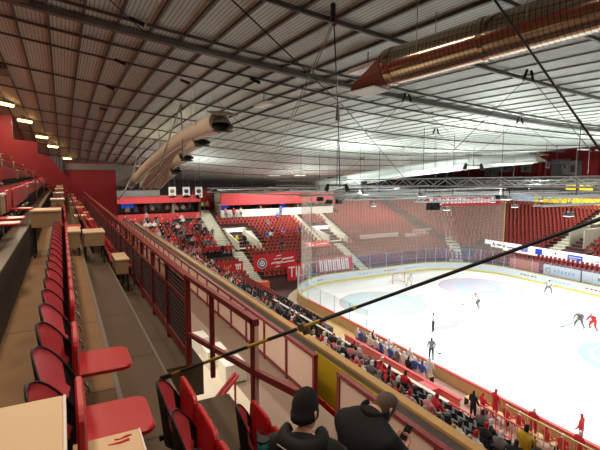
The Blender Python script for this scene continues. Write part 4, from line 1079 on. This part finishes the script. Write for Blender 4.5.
# ------------------------------------------------------------------ people
def skin(name, J, B, root, sub=1, extra=None):
    """one continuous body grown from joints J {name: (pos, radius)} along bones B [(a, b)]; every face gets the slot of its nearest bone"""
    names = list(J); idx = {n: i for i, n in enumerate(names)}
    me = D.meshes.new(name); me.from_pydata([J[n][0] for n in names], [(idx[a], idx[b]) for a, b, *_ in B], [])
    o = D.objects.new('tmp_body', me); COL.objects.link(o)
    s = o.modifiers.new('skin', 'SKIN'); s.use_smooth_shade = True; s.branch_smoothing = .3
    for n in names:
        r = J[n][1]; r = r if isinstance(r, tuple) else (r, r)
        v = me.skin_vertices[0].data[idx[n]]; v.radius = r; v.use_root = (n == root)
    if sub:
        m = o.modifiers.new('sub', 'SUBSURF'); m.levels = sub; m.render_levels = sub
    dg = bpy.context.evaluated_depsgraph_get(); dg.update()
    out = D.meshes.new_from_object(o.evaluated_get(dg)); out.name = name
    D.objects.remove(o)
    for _ in range(max(0, 5-len(out.materials))): out.materials.append(None)
    segs = [(Vector(J[a][0]), Vector(J[b][0]), sl) for a, b, sl in B]
    head = Vector(J['head'][0]) if 'head' in J else None
    for p in out.polygons:
        c = p.center; best = 9; bs = 0
        for a, b, sl in segs:
            ab = b-a; t = max(0, min(1, (c-a).dot(ab)/max(ab.dot(ab), 1e-9))); dd = (c-(a+ab*t)).length
            if dd < best: best = dd; bs = sl
        p.material_index = bs; p.use_smooth = True
    return out, head
# slots: 0 skin 1 top 2 trousers 3 hair or hat 4 shoes
def figure(pose, sub=1):
    J = {}
    if pose == 'sit':
        J.update(pelvis=((0, -.05, .52), (.16, .12)), belly=((0, -.08, .68), (.15, .11)), chest=((0, -.08, .90), (.17, .115)), neck=((0, -.06, 1.06), .055), head=((0, -.02, 1.17), (.078, .095)), crown=((0, -.03, 1.27), (.07, .08)))
        for s, k in ((-1, 'l'), (1, 'r')):
            J[k+'sh'] = ((.185*s, -.08, .98), .07); J[k+'el'] = ((.25*s, .02, .74), .05); J[k+'wr'] = ((.14*s, .24, .64), .035); J[k+'ha'] = ((.10*s, .33, .63), .04)
            J[k+'hi'] = ((.10*s, .02, .50), .095); J[k+'kn'] = ((.13*s, .42, .50), .065); J[k+'an'] = ((.13*s, .40, .09), .045); J[k+'to'] = ((.14*s, .56, .05), .04)
    elif pose == 'stand':
        J.update(pelvis=((0, 0, .95), (.16, .11)), belly=((0, 0, 1.12), (.15, .105)), chest=((0, 0, 1.34), (.175, .115)), neck=((0, .01, 1.50), .055), head=((0, .03, 1.61), (.078, .095)), crown=((0, .02, 1.71), (.07, .08)))
        for s, k in ((-1, 'l'), (1, 'r')):
            J[k+'sh'] = ((.19*s, 0, 1.42), .07); J[k+'el'] = ((.26*s, .02, 1.14), .05); J[k+'wr'] = ((.22*s, .17, .94), .035); J[k+'ha'] = ((.19*s, .25, .90), .04)
            J[k+'hi'] = ((.10*s, 0, .90), .095); J[k+'kn'] = ((.12*s, .02, .50), .065); J[k+'an'] = ((.13*s, -.02, .10), .045); J[k+'to'] = ((.15*s, .14, .05), .04)
    else:  # skate: crouched, legs apart, both hands forward on a stick
        J.update(pelvis=((0, -.12, .82), (.18, .14)), belly=((0, -.04, .98), (.18, .14)), chest=((0, .12, 1.16), (.21, .15)), neck=((0, .24, 1.29), .06), head=((0, .31, 1.38), (.095, .11)), crown=((0, .30, 1.49), (.09, .095)))
        for s, k in ((-1, 'l'), (1, 'r')):
            J[k+'sh'] = ((.23*s, .14, 1.22), .09); J[k+'el'] = ((.34*s, .26, .98), .07); J[k+'wr'] = ((.16*s+.14, .48, .84), .05); J[k+'ha'] = ((.14*s+.16, .54, .80), .055)
            J[k+'hi'] = ((.13*s, -.08, .78), .125); J[k+'kn'] = ((.27*s, .14, .48), .09); J[k+'an'] = ((.36*s, -.08, .14), .06); J[k+'to'] = ((.38*s, .10, .06), .045)
    B = [('pelvis', 'belly', 1), ('belly', 'chest', 1), ('chest', 'neck', 1), ('neck', 'head', 0), ('head', 'crown', 3)]
    for k in 'lr':
        B += [('chest', k+'sh', 1), (k+'sh', k+'el', 1), (k+'el', k+'wr', 1), (k+'wr', k+'ha', 0), ('pelvis', k+'hi', 2), (k+'hi', k+'kn', 2), (k+'kn', k+'an', 2), (k+'an', k+'to', 4)]
    me, hd = skin('person_'+pose, J, B, 'pelvis', sub)
    hd = Vector(J['head'][0])
    for p in me.polygons:   # hair: the back and the top of the head; face stays skin
        c = p.center
        if c.z > J['neck'][0][2]+.03 and abs(c.x) < .13:
            f = c.y-hd.y; p.material_index = 3 if (c.z > hd.z+.06 or f < -.02) else 0
    me.materials.clear() if False else None
    return me
FIG = {p: figure(p) for p in ('sit', 'stand', 'skate')}
PM = {}
def cm(rgb):
    k = 'cloth_%d_%d_%d' % rgb
    if k not in PM: PM[k] = mat(k, rgb, .8, var=.12, scale=9)
    return PM[k]
SKIN = mat('skin', (214, 164, 140), .55, var=.06)
SHOE = cm((40, 38, 38))
TORSO = {'red': (196, 46, 54), 'black': (30, 30, 34), 'white': (214, 208, 204), 'grey': (112, 108, 110), 'navy': (40, 46, 74), 'green': (36, 62, 50), 'pink': (206, 130, 136), 'yellow': (214, 222, 60), 'mustard': (196, 160, 40), 'blue': (70, 92, 170), 'brown': (96, 70, 52)}
HAIR = {'dark': (46, 36, 30), 'fair': (168, 136, 96), 'grey': (150, 146, 142), 'red': (178, 36, 44), 'black': (26, 26, 28), 'white': (226, 224, 222), 'yellow': (220, 196, 80)}
cache = {}
def body(pose, top, legs, hair):
    k = (pose, top, legs, hair)
    if k not in cache:
        me = FIG[pose].copy()
        for q_, m in enumerate((SKIN, cm(TORSO[top]), cm(TORSO[legs]), cm(HAIR[hair]), SHOE)): me.materials[q_] = m
        cache[k] = me
    return cache[k]
def person(x, y, z, rz_, pose, top, legs, hair, label, group=None):
    CROWD.append((x, y, z, rz_, pose, top, legs, hair, label, group))
CROWD = []
def seen(c):
    d = c[0]*.467+c[1]*.884
    return d > 1 and -8 < 300+448.8*(c[0]*.884-c[1]*.467)/d < 612
def settle_crowd(limit=292):
    """the people who show largest are individuals; the rest of a dense crowd is one object"""
    ps = sorted([c for c in CROWD if seen(c)], key=lambda c: (c[9] is not None, (Vector(c[:3])-Vector((0, 0, CZ))).length))
    for c in ps[:limit]:
        tag(link('person', body(*c[4:8]), None, c[:3], c[3]), c[8], 'person', c[9])
    v = []; f = []; mi = []; mats = []
    for c in ps[limit:]:
        me = body(*c[4:8]); X = Matrix.Translation(c[:3]) @ Matrix.Rotation(c[3], 4, 'Z'); o = len(v)
        v += [tuple(X @ q.co) for q in me.vertices]
        for m in me.materials:
            if m not in mats: mats.append(m)
        ix = [mats.index(m) for m in me.materials]
        for p in me.polygons: f.append([q+o for q in p.vertices]); mi.append(ix[p.material_index])
    if v:
        me = D.meshes.new('crowd'); me.from_pydata(v, [], f)
        for m in mats: me.materials.append(m)
        me.polygons.foreach_set('material_index', mi); me.polygons.foreach_set('use_smooth', [True]*len(f)); me.update()
        tag(link('crowd', me), 'far rows of the crowd in the left corner of the end stand', 'crowd', kind='stuff')
rp = random.Random(21)
HC = ['dark', 'dark', 'fair', 'grey', 'red', 'black', 'white']
CLO = {'red': 'red top', 'black': 'black jacket', 'white': 'white top', 'grey': 'grey coat', 'navy': 'navy jacket', 'pink': 'pink top', 'green': 'dark green coat', 'blue': 'blue top', 'brown': 'brown coat'}
def seatz(z): return z-.06
# the crowd in the left part of the end stand, and the sparse one between the steps and the net
taken = set(); cnt = {}
def crowd(sel, tops, where, gname, prob):
    for (x, y, z, a, i) in sel:
        if rp.random() > prob: continue
        top = rp.choice(tops); hair = rp.choice(HC); st = rp.random() < .12
        person(x+(0 if not st else .35), y-(.42 if st else .02), (z if st else seatz(z)), a-PI/2+rp.uniform(-.3, .3), 'stand' if st else 'sit', top, rp.choice(['black', 'navy', 'grey']), hair,
               ('standing' if st else 'seated')+' spectator in '+CLO[top]+', '+where, '%s %s %s' % (gname, top, st))
crowd([s for s in slots if s[1] > Y2 and 4 < s[0] < 17.2 and 7 <= s[4] <= 17 and visible(s)], ['red', 'red', 'black', 'black', 'white', 'pink', 'navy', 'grey', 'black'], 'in the crowded left corner of the end stand', 'left corner crowd', .6)
crowd([s for s in slots if s[1] > Y2 and 22.8 < s[0] < 29.5 and 7 <= s[4] <= 17], ['black', 'red', 'navy', 'white', 'blue', 'grey'], 'between the portal steps and the netting', 'crowd right of the portal', .13)
crowd([s for s in slots if s[0] > X2+3 and 26 < s[1] < 32.5 and s[4] >= 6], ['black', 'red', 'navy', 'white', 'grey'], 'in the far side stand', 'far side crowd', .2)
for k in range(7):
    top = rp.choice(['red', 'black', 'white']); person(14.9+.5*k, Y2+ro(6)+.4, rz(6), PI+rp.uniform(-.4, .4), 'stand', top, 'black', rp.choice(HC), 'spectator in %s standing behind the red banner with gold marks' % CLO[top], 'standing behind the marked banner '+top)
for i, (u, v, y_) in enumerate(((281, 210, 62.2), (226, 213, 62.2), (234, 213, 62.2), (241, 214, 62.2))):
    p = on(u, v, 1, y_-.6)
    person(p.x, y_-.5, rz(17)+.1, PI, 'stand', ['blue', 'pink', 'red', 'white'][i], 'black', 'dark', ['spectator in blue in front of the white suite parapet', 'spectator in pink leaning at the white suite parapet', 'spectator in red standing at the white suite parapet', 'spectator in white at the white suite parapet'][i])
for i in range(9):
    x = 7.5+1.05*i; top = rp.choice(['red', 'black', 'white', 'grey'])
    person(x, 63.0+rp.uniform(0, .5), 7.3, PI, 'stand', top, 'black', rp.choice(HC), 'guest in %s standing in the red suite balcony at the left' % CLO[top], 'left suite guests '+top)
for i in range(10):
    x = 21.4+1.7*i; top = rp.choice(['red', 'black', 'white', 'navy'])
    person(x, 63.2+rp.uniform(0, .6), 6.7, PI, 'stand', top, 'black', rp.choice(HC), 'guest in %s standing in the red roofed suite balcony' % CLO[top], 'main suite guests '+top)
person(18.0, 64.7, rz(20), PI+.2, 'stand', 'yellow', 'black', 'dark', 'steward in yellow vest at the top of the left steps')
person(18.75, 64.8, rz(20), PI-.2, 'stand', 'pink', 'black', 'fair', 'person in pink beside the steward at the top of the left steps')
person(19.75, Y2+ro(10), rz(8)+.06, PI+.5, 'stand', 'yellow', 'black', 'dark', 'steward in yellow vest standing in the pale stair portal')
person(20.5, Y2+ro(9), rz(8)+.06, PI, 'stand', 'black', 'black', 'dark', 'tall person in black beside the steward in the stair portal')
person(27.3, Y2+1.2, -.03, 2.6, 'stand', 'black', 'black', 'black', 'dark clad person standing low at the edge of the netting')
# spectators of the lower stand, mostly heads over the parapet
for i in range(1, 8):
    for (x, y, z, r_) in [s for s in low if s[3] == i and s[1]*.884+s[0]*.467 > 5 and s[1] > 3]:
        if rp.random() > (0, .62, .6, .4, .28, .18, .10, .06)[i]: continue
        top = rp.choice(['black', 'grey', 'white', 'red', 'navy', 'green', 'brown', 'pink']); hair = rp.choice(HC)
        w = 'near part' if y < 12 else ('middle' if y < 24 else 'far part')
        person(x+.06, y, seatz(z), -PI/2+rp.uniform(-.3, .3), 'sit', top, rp.choice(['black', 'navy', 'grey']), hair, 'spectator in %s, %s of the lower stand, %s row below the parapet' % (CLO[top], w, ORD[i]), 'lower stand row %d %s %s' % (i, top, w))
# benches
for k in range(15):
    y = 19.7+.47*k
    person(19.42+rp.uniform(-.08, .1), y, .28, -PI/2+rp.uniform(-.2, .2), 'sit' if k % 4 else 'stand', 'white', rp.choice(['white', 'blue', 'grey']), rp.choice(['white', 'white', 'blue' if False else 'grey']), 'player in white on the bench along the near boards, %s from far end' % ORD[14-k])
for k in range(13):
    y = 19.4+.55*k
    person(18.45+rp.uniform(-.1, .1), y, .35, -PI/2+rp.uniform(-.4, .4), 'stand', rp.choice(['white', 'white', 'grey', 'blue']), rp.choice(['white', 'navy', 'grey']), rp.choice(['white', 'grey', 'dark']), 'team member standing behind the white players bench, %s from the far end' % ORD[12-k])
for k in range(8):
    y = 10.6+.72*k
    person(19.42, y, .28 if k % 3 else .35, -PI/2+rp.uniform(-.3, .3), 'sit' if k % 3 else 'stand', 'red', 'pink' if False else 'red', rp.choice(['red', 'white']), 'player in red on the bench at the right, %s from its far end' % ORD[7-k])
for i, (u, lab) in enumerate(((373, 'person in dark clothes standing at the far end of the white players bench'), (410, 'coach in dark suit standing behind the white players bench'), (478, 'person in dark jacket standing beside the bright red box'))):
    p = on(u, (338, 360, 400)[i], 2, .35); x = min(p.x, 18.9)
    person((18.9, 18.2, 18.0)[i], on(u, 300, 0, (18.9, 18.2, 18.0)[i]).y, .35 if i < 2 else .5, -PI/2, 'stand', ['brown', 'black', 'black'][i], 'black', 'dark', lab)
person(on(527, 440, 2, 6.2).x, on(527, 440, 2, 6.2).y, seatz(lz(2)), -PI/2, 'sit', 'mustard', 'black', 'black', 'spectator in mustard yellow near the bottom edge of the lower stand')
# on the ice
def stick(x, y, rz_, pts, label, col='black'):
    t = thing('hockey_stick', label, 'hockey stick', (x, y, 0), rz_)
    put('shaft', MB().tube(pts[:2], .022, 6), col, t); put('blade', MB().bar(pts[1], pts[2], .03, .075), col, t)
def skater(u, v, rz_, pose, top, legs, helm, label, st=None):
    p = on(u, v, 2, 0.0)
    person(p.x, p.y, .0, rz_, pose, top, legs, helm, label)
    if st: stick(p.x, p.y, rz_, [(.10, .50, .98), (.75, 1.25, .06), (.98, 1.42, .05)] if st == 1 else [(-.3, .2, .95), (.9, .7, .1), (1.1, .9, .05)], 'stick held by the '+label)
skater(433, 332.5, .5, 'stand', 'white', 'black', 'black', 'referee in white top and black trousers, farther of the two')
skater(431, 361, -.6, 'stand', 'grey', 'black', 'black', 'player in grey and black near the white bench', 1)
skater(478, 308, .9, 'skate', 'white', 'grey', 'black', 'player in white crouching in the middle of the ice', 1)
skater(548, 293.5, -1.2, 'skate', 'white', 'grey', 'black', 'player in white striding along the far boards', 1)
skater(579, 328, 1.8, 'skate', 'grey', 'grey', 'yellow', 'player in grey with yellow helmet', 2)
skater(593, 330.5, 1.3, 'skate', 'red', 'red', 'red', 'player in red beside the one with yellow helmet', None)
skater(409, 286, PI, 'skate', 'white', 'white', 'dark', 'goalkeeper in white beside the goal', None)
skater(580, 447, 0.2, 'stand', 'red', 'red', 'red', 'red clad player standing tall at the near boards by the frame edge', None)
skater(598, 452, .4, 'stand', 'red', 'red', 'red', 'second red clad player at the near boards, cut by the frame', None)

settle_crowd()
# ------------------------------------------------------------------ the two people close by
def hand(mb_list, wrist, fwd, palm_up, side, curl=.6, sc=1.0):
    """palm, four fingers and a thumb as one skinned mesh"""
    f = Vector(fwd).normalized(); n = Vector(palm_up).normalized(); s = f.cross(n).normalized()*side; w = Vector(wrist)
    J = {'w': (tuple(w), .026*sc), 'p': (tuple(w+f*.045*sc), (.030*sc, .018*sc))}; B = [('w', 'p', 0)]
    for i, (o, L) in enumerate(((-.032, .072), (-.011, .082), (.011, .076), (.031, .058))):
        k = 'f%d' % i; q = w+f*.085*sc+s*o*sc; prev = q; J[k+'0'] = (tuple(q), .0095*sc); B.append(('p', k+'0', 0)); pk = k+'0'; an = .25
        for j, fr in enumerate((.45, .32, .23)):
            an += curl*.75; prev = prev+(f*math.cos(an)+n*math.sin(an))*L*fr*sc; J[k+str(j+1)] = (tuple(prev), (.0088-.0008*j)*sc); B.append((pk, k+str(j+1), 0)); pk = k+str(j+1)
    q = w+f*.03*sc-s*.03*sc; J['t0'] = (tuple(q), .012*sc); B.append(('p', 't0', 0)); q1 = q+(f*.7-s*.6+n*.35).normalized()*.035*sc; J['t1'] = (tuple(q1), .0105*sc); B.append(('t0', 't1', 0))
    q2 = q1+(f*.75+n*.6+s*.1).normalized()*.03*sc; J['t2'] = (tuple(q2), .009*sc); B.append(('t1', 't2', 0))
    me, _ = skin('hand', J, B, 'p', 1); mb_list.append(me)
def join_mesh(name, meshes, mats):
    v = []; f = []; mi = []
    for me in meshes:
        o = len(v); v += [tuple(x.co) for x in me.vertices]
        for p in me.polygons: f.append([q+o for q in p.vertices]); mi.append(p.material_index)
    out = D.meshes.new(name); out.from_pydata(v, [], f)
    for m in mats: out.materials.append(m)
    out.polygons.foreach_set('material_index', mi); out.polygons.foreach_set('use_smooth', [True]*len(f)); out.update()
    return out
def head_mesh(c, X, sc=1.0):
    """a shaped head: skull, jaw, brow, nose, lips and ears lofted in rings; faces +Y before X"""
    mb = MB(); n = 24; secs = []
    prof = [(-.125, .035, .045, .035), (-.112, .050, .062, .022), (-.085, .060, .078, .012), (-.05, .067, .088, .004), (-.015, .072, .093, 0), (.02, .076, .097, -.002), (.055, .076, .098, -.006), (.085, .069, .088, -.010), (.108, .050, .064, -.012), (.120, .022, .030, -.012)]
    for z, a, b, oy in prof:
        ring = []
        for k in range(n):
            an = 2*PI*k/n; x = a*math.sin(an); y = b*math.cos(an)+oy
            dk = min(k, n-k)
            if dk == 0: y += {-.05: .012, -.015: .020, .02: .004, -.085: .006}.get(z, 0)
            if dk == 1 and z in (.02,): y -= .010
            if dk == 2 and z in (.02,): y -= .006
            ring.append((x, y, z))
        secs.append(ring)
    mb.loft(secs)
    for s in (-1, 1):   # ears
        e = [(s*.074, -.012, .026), (s*.090, -.022, .030), (s*.092, -.024, .0), (s*.084, -.012, -.035), (s*.072, -.004, -.03)]
        mb.tube(e, [.008, .010, .010, .009, .006], 6)
        mb.tube([(s*.030, .084, .018), (s*.030, .090, .018)], [.012, .007], 8, 1)
        mb.tube([(s*.016, .091, .040), (s*.048, .080, .042)], .005, 6, 2)
    mb.tube([(-.022, .086, -.062), (0, .093, -.060), (.022, .086, -.062)], [.003, .006, .003], 6, 3)
    XX = Matrix.Translation(c) @ X @ Matrix.Scale(sc, 4)
    me = mb.mesh('head', [SKIN, 'white', cm(HAIR['dark']), cm((176, 96, 92))], True); me.transform(XX)
    for p in me.polygons: p.material_index = {0: 0, 1: 5, 2: 3, 3: 6}[p.material_index]
    return me, XX

def close_person(name, loc, rz_, J, top, legs, label, headc, headX, hands, sub=2):
    B = [('pelvis', 'belly', 1), ('belly', 'chest', 1), ('chest', 'upper', 1), ('upper', 'neck', 1), ('neck', 'nape', 0)]
    for k in 'lr': B += [('upper', k+'sh', 1), (k+'sh', k+'el', 1), (k+'el', k+'wr', 1), ('pelvis', k+'hi', 2), (k+'hi', k+'kn', 2), (k+'kn', k+'an', 2), (k+'an', k+'to', 4)]
    me, _ = skin('body', J, B, 'pelvis', sub)
    parts = [me]; hm, XX = head_mesh(Vector(headc), headX); parts.append(hm)
    for h in hands: hand(parts, *h)
    bm_ = join_mesh('person', parts, [SKIN, top, legs, cm(HAIR['dark']), SHOE, M['white'], cm((176, 96, 92))])
    o = link('person', bm_, None, loc, rz_); tag(o, label, 'person')
    return o, XX
# the person in the beanie, seated, seen from behind
dark = mat('black_jacket', (17, 17, 20), .75, var=.3, scale=14)
navy = mat('dark_navy_jacket', (12, 13, 20), .8, var=.2, scale=10)
trou = cm((34, 34, 40))
J1 = dict(pelvis=((0, -.02, .50), (.21, .17)), belly=((0, -.05, .66), (.22, .17)), chest=((0, -.05, .84), (.25, .165)), upper=((0, -.04, 1.01), (.22, .15)), neck=((0, -.01, 1.08), .085), nape=((0, .03, 1.12), .06))
for s, k in ((-1, 'l'), (1, 'r')):
    J1[k+'sh'] = ((.275*s, -.03, .965), .115); J1[k+'el'] = ((.30*s, .06, .68), .07); J1[k+'wr'] = ((.13*s, .27, .60), .045)
    J1[k+'hi'] = ((.11*s, .05, .50), .11); J1[k+'kn'] = ((.15*s, .46, .50), .08); J1[k+'an'] = ((.15*s, .44, .10), .055); J1[k+'to'] = ((.16*s, .62, .05), .045)
r1 = math.radians(-40)
p1, XX = close_person('beanie', (1.385, 2.56, 10.33), r1, J1, dark, trou, 'person in black knitted beanie and black hooded jacket, seen from behind', (0, .05, 1.215), Matrix.Rotation(-.35, 4, 'Z') @ Matrix.Rotation(-.10, 4, 'X'),
    [((-.13, .27, .60), (.5, .8, -.1), (0, 0, -1), 1, .5), ((.13, .27, .60), (-.5, .8, -.1), (0, 0, -1), -1, .5)])
mb = MB(); secs = []
for z, a in ((-.052, 1.0), (-.045, 1.05), (.0, 1.06), (.004, 1.02), (.06, 1.0), (.105, .86), (.140, .60), (.158, .24)):
    secs.append([(XX @ Vector((.087*a*math.sin(2*PI*k/28)*(1+.012*(k % 2)), .108*a*math.cos(2*PI*k/28)*(1+.012*(k % 2))-.012, z+.012-.10*0-.018*math.cos(2*PI*k/28)*-1*(.5 if z < .05 else .2)))) for k in range(28)])
mb.loft(secs); put('beanie', mb, mat('black_knit', (22, 22, 24), .95, var=.3, scale=60), p1, True)
# hood lying on the shoulders, with a pale drawn pattern
mb = MB()
secs = []
for q in range(15):
    an = -PI*.05-PI*.9*q/14*1.0; an = PI*(1.12-1.24*q/14)+PI
    c = Vector((.125*math.cos(an), -.02+.12*math.sin(an)*1.1, 1.03+.02*math.cos(an*2)))
    c = Vector((.13*math.cos(PI*(-.12+1.24*q/14)), -.035-.115*math.sin(PI*(-.12+1.24*q/14)), 1.085-.02*math.sin(PI*(-.12+1.24*q/14))))
    out_ = Vector((math.cos(PI*(-.12+1.24*q/14)), -math.sin(PI*(-.12+1.24*q/14)), 0))
    secs.append([tuple(c+out_*(.052*math.cos(2*PI*k/12))+Vector((0, 0, .058*math.sin(2*PI*k/12)-.02*max(0, math.cos(2*PI*k/12))))) for k in range(12)])
mb.loft(secs); put('hood', mb, dark, p1, True)
mb = MB().tube([(-.20, -.155, 1.02), (-.17, -.20, .97), (-.08, -.235, .95), (.02, -.24, .97), (.10, -.232, .945), (.18, -.195, .99)], .006, 6).tube([(-.15, -.165, 1.085), (-.06, -.205, 1.065), (.03, -.21, 1.06), (.12, -.18, 1.08)], .005, 6)
put('piping', mb, 'palecable', p1, True)
t = thing('drink_cup', 'teal cup standing on the seat beside the person in the beanie', 'cup', tuple(at_depth(263, 441, 2.93)))
put('cup_body', MB().loft([[(r*math.cos(2*PI*k/16), r*math.sin(2*PI*k/16), z) for k in range(16)] for z, r in ((-.12, .03), (.0, .038))]), 'teal', t, True); put('lid', MB().tube([(0, 0, 0), (0, 0, .015)], .041, 16), 'black', t)
# the person bending over a phone
r2 = math.radians(-78)
J2 = dict(pelvis=((0, -.05, .50), (.21, .16)), belly=((0, -.03, .67), (.22, .17)), chest=((0, .0, .92), (.25, .175)), upper=((0, .07, 1.10), (.20, .15)), neck=((0, .16, 1.16), .085), nape=((0, .22, 1.18), .06))
for s, k in ((-1, 'l'), (1, 'r')):
    J2[k+'sh'] = ((.25*s, .06, 1.04), .115); J2[k+'el'] = ((.33*s, .24, .76), .085); J2[k+'wr'] = ((.075*s, .50, .72), .042)
    J2[k+'hi'] = ((.11*s, .03, .50), .11); J2[k+'kn'] = ((.16*s, .46, .50), .08); J2[k+'an'] = ((.16*s, .44, .10), .055); J2[k+'to'] = ((.17*s, .62, .05), .045)
p2, XX = close_person('navy', (2.09, 2.87, 10.01), r2, J2, navy, trou, 'person in dark navy jacket bent forward over a phone', (0, .315, 1.15), Matrix.Rotation(-.30, 4, 'Z') @ Matrix.Rotation(-.55, 4, 'X'),
    [((-.075, .50, .72), (.25, .85, .35), (.55, 0, .8), -1, .75), ((.075, .50, .72), (-.25, .85, .35), (-.55, 0, .8), 1, .75)])
mb = MB(); secs = []
for z, a in ((-.05, .90), (-.02, 1.0), (.03, 1.03), (.07, 1.0), (.10, .86), (.122, .60), (.134, .2)):
    secs.append([tuple(XX @ Vector((.082*a*math.sin(2*PI*k/24), min(.104*a*math.cos(2*PI*k/24)-.012, .075 if z < .05 else 9) if math.cos(2*PI*k/24) < .55 or z > .05 else .03, z))) for k in range(24)])
mb.loft(secs); put('hair', mb, mat('grey_brown_hair', (92, 78, 68), .7, var=.35, scale=40), p2, True)
mb = MB(); secs = []
for q in range(13):
    an = PI*(-.15+1.3*q/12); c = Vector((.12*math.cos(an), .17-.10*math.sin(an), 1.17+.0*q)); o_ = Vector((math.cos(an), -math.sin(an), 0))
    secs.append([tuple(c+o_*(.018*math.cos(2*PI*k/8))+Vector((0, .0, .05*math.sin(2*PI*k/8)))) for k in range(8)])
mb.loft(secs); put('collar', mb, navy, p2, True)
t = thing('phone', 'phone in dark red case held by the person in navy', 'phone', p2.location, r2)
Xp = Matrix.Translation((0, .62, .80)) @ Matrix.Rotation(math.radians(38), 4, 'X')
put('case', MB().cbox((0, 0, 0), (.078, .155, .010), 0, Xp), 'phone', t, bevel=.004); put('screen', MB().cbox((0, 0, .0058), (.070, .145, .002), 0, Xp), 'screen', t)

# ------------------------------------------------------------------ light and picture settings
w = D.worlds.new('world'); SC.world = w; w.use_nodes = True
w.node_tree.nodes['Background'].inputs[0].default_value = (.9, .95, 1, 1); w.node_tree.nodes['Background'].inputs[1].default_value = .0
for (x, y, e, s) in ((10, 57, .45, 6), (28, 57, 1, 6), (44, 55, 1, 6), (62, 15, 1, 6), (62, 35, 1, 6)):  # fill lights with housings, added to brighten the end and far stands
    z = zr(x, y)-.6
    for q in (-2, 2):
        l = D.lights.new('stand_fill_light', 'AREA'); l.shape = 'RECTANGLE'; l.size = 1.6; l.size_y = .4; l.energy = STAND*e; l.color = (1, .93, .84)
        link('stand_fill_light', l, None, (x+q, y, z-.16))
        t = thing('stand_lamp', 'long white lamp under the roof above the stands', 'lamp', (x+q, y, z), 0, 'lamps above the bowl stands')
        put('lamp_housing', MB().box((-.85, -.25, -.10), (.85, .25, .05)), 'white', t); put('hanger', MB().tube([(0, 0, .05), (0, 0, .5)], .02, 5), 'cable', t)
for y in (4, 13, 22, 31, 40):  # more fill lights with housings, added over the lower stand
    x = 9.5; z = zr(x, y)-.5
    l = D.lights.new('stand_fill_light', 'AREA'); l.shape = 'RECTANGLE'; l.size = .4; l.size_y = 1.6; l.energy = LOWER; l.color = (1, .88, .74)
    link('stand_fill_light', l, None, (x, y, z-.16))
    t = thing('stand_lamp', 'long lamp under the roof above the lower stand', 'lamp', (x, y, z), 0, 'lamps above the lower stand')
    put('lamp_housing', MB().box((-.25, -.85, -.10), (.25, .85, .05)), 'white', t); put('hanger', MB().tube([(0, 0, .05), (0, 0, .5)], .02, 5), 'cable', t)
l = D.lights.new('landing_light', 'AREA'); l.size = .6; l.energy = 60; l.color = (1, .93, .8); link('landing_light', l, None, (1.9, 11, 10.2))
SC.view_settings.view_transform = 'Standard'; SC.view_settings.look = 'None'; SC.view_settings.gamma = 1; SC.view_settings.use_curve_mapping = False
SC.view_settings.exposure = 0
SC.cycles.use_denoising = True
SC.cycles.max_bounces = 8; SC.cycles.diffuse_bounces = 4; SC.cycles.transparent_max_bounces = 12
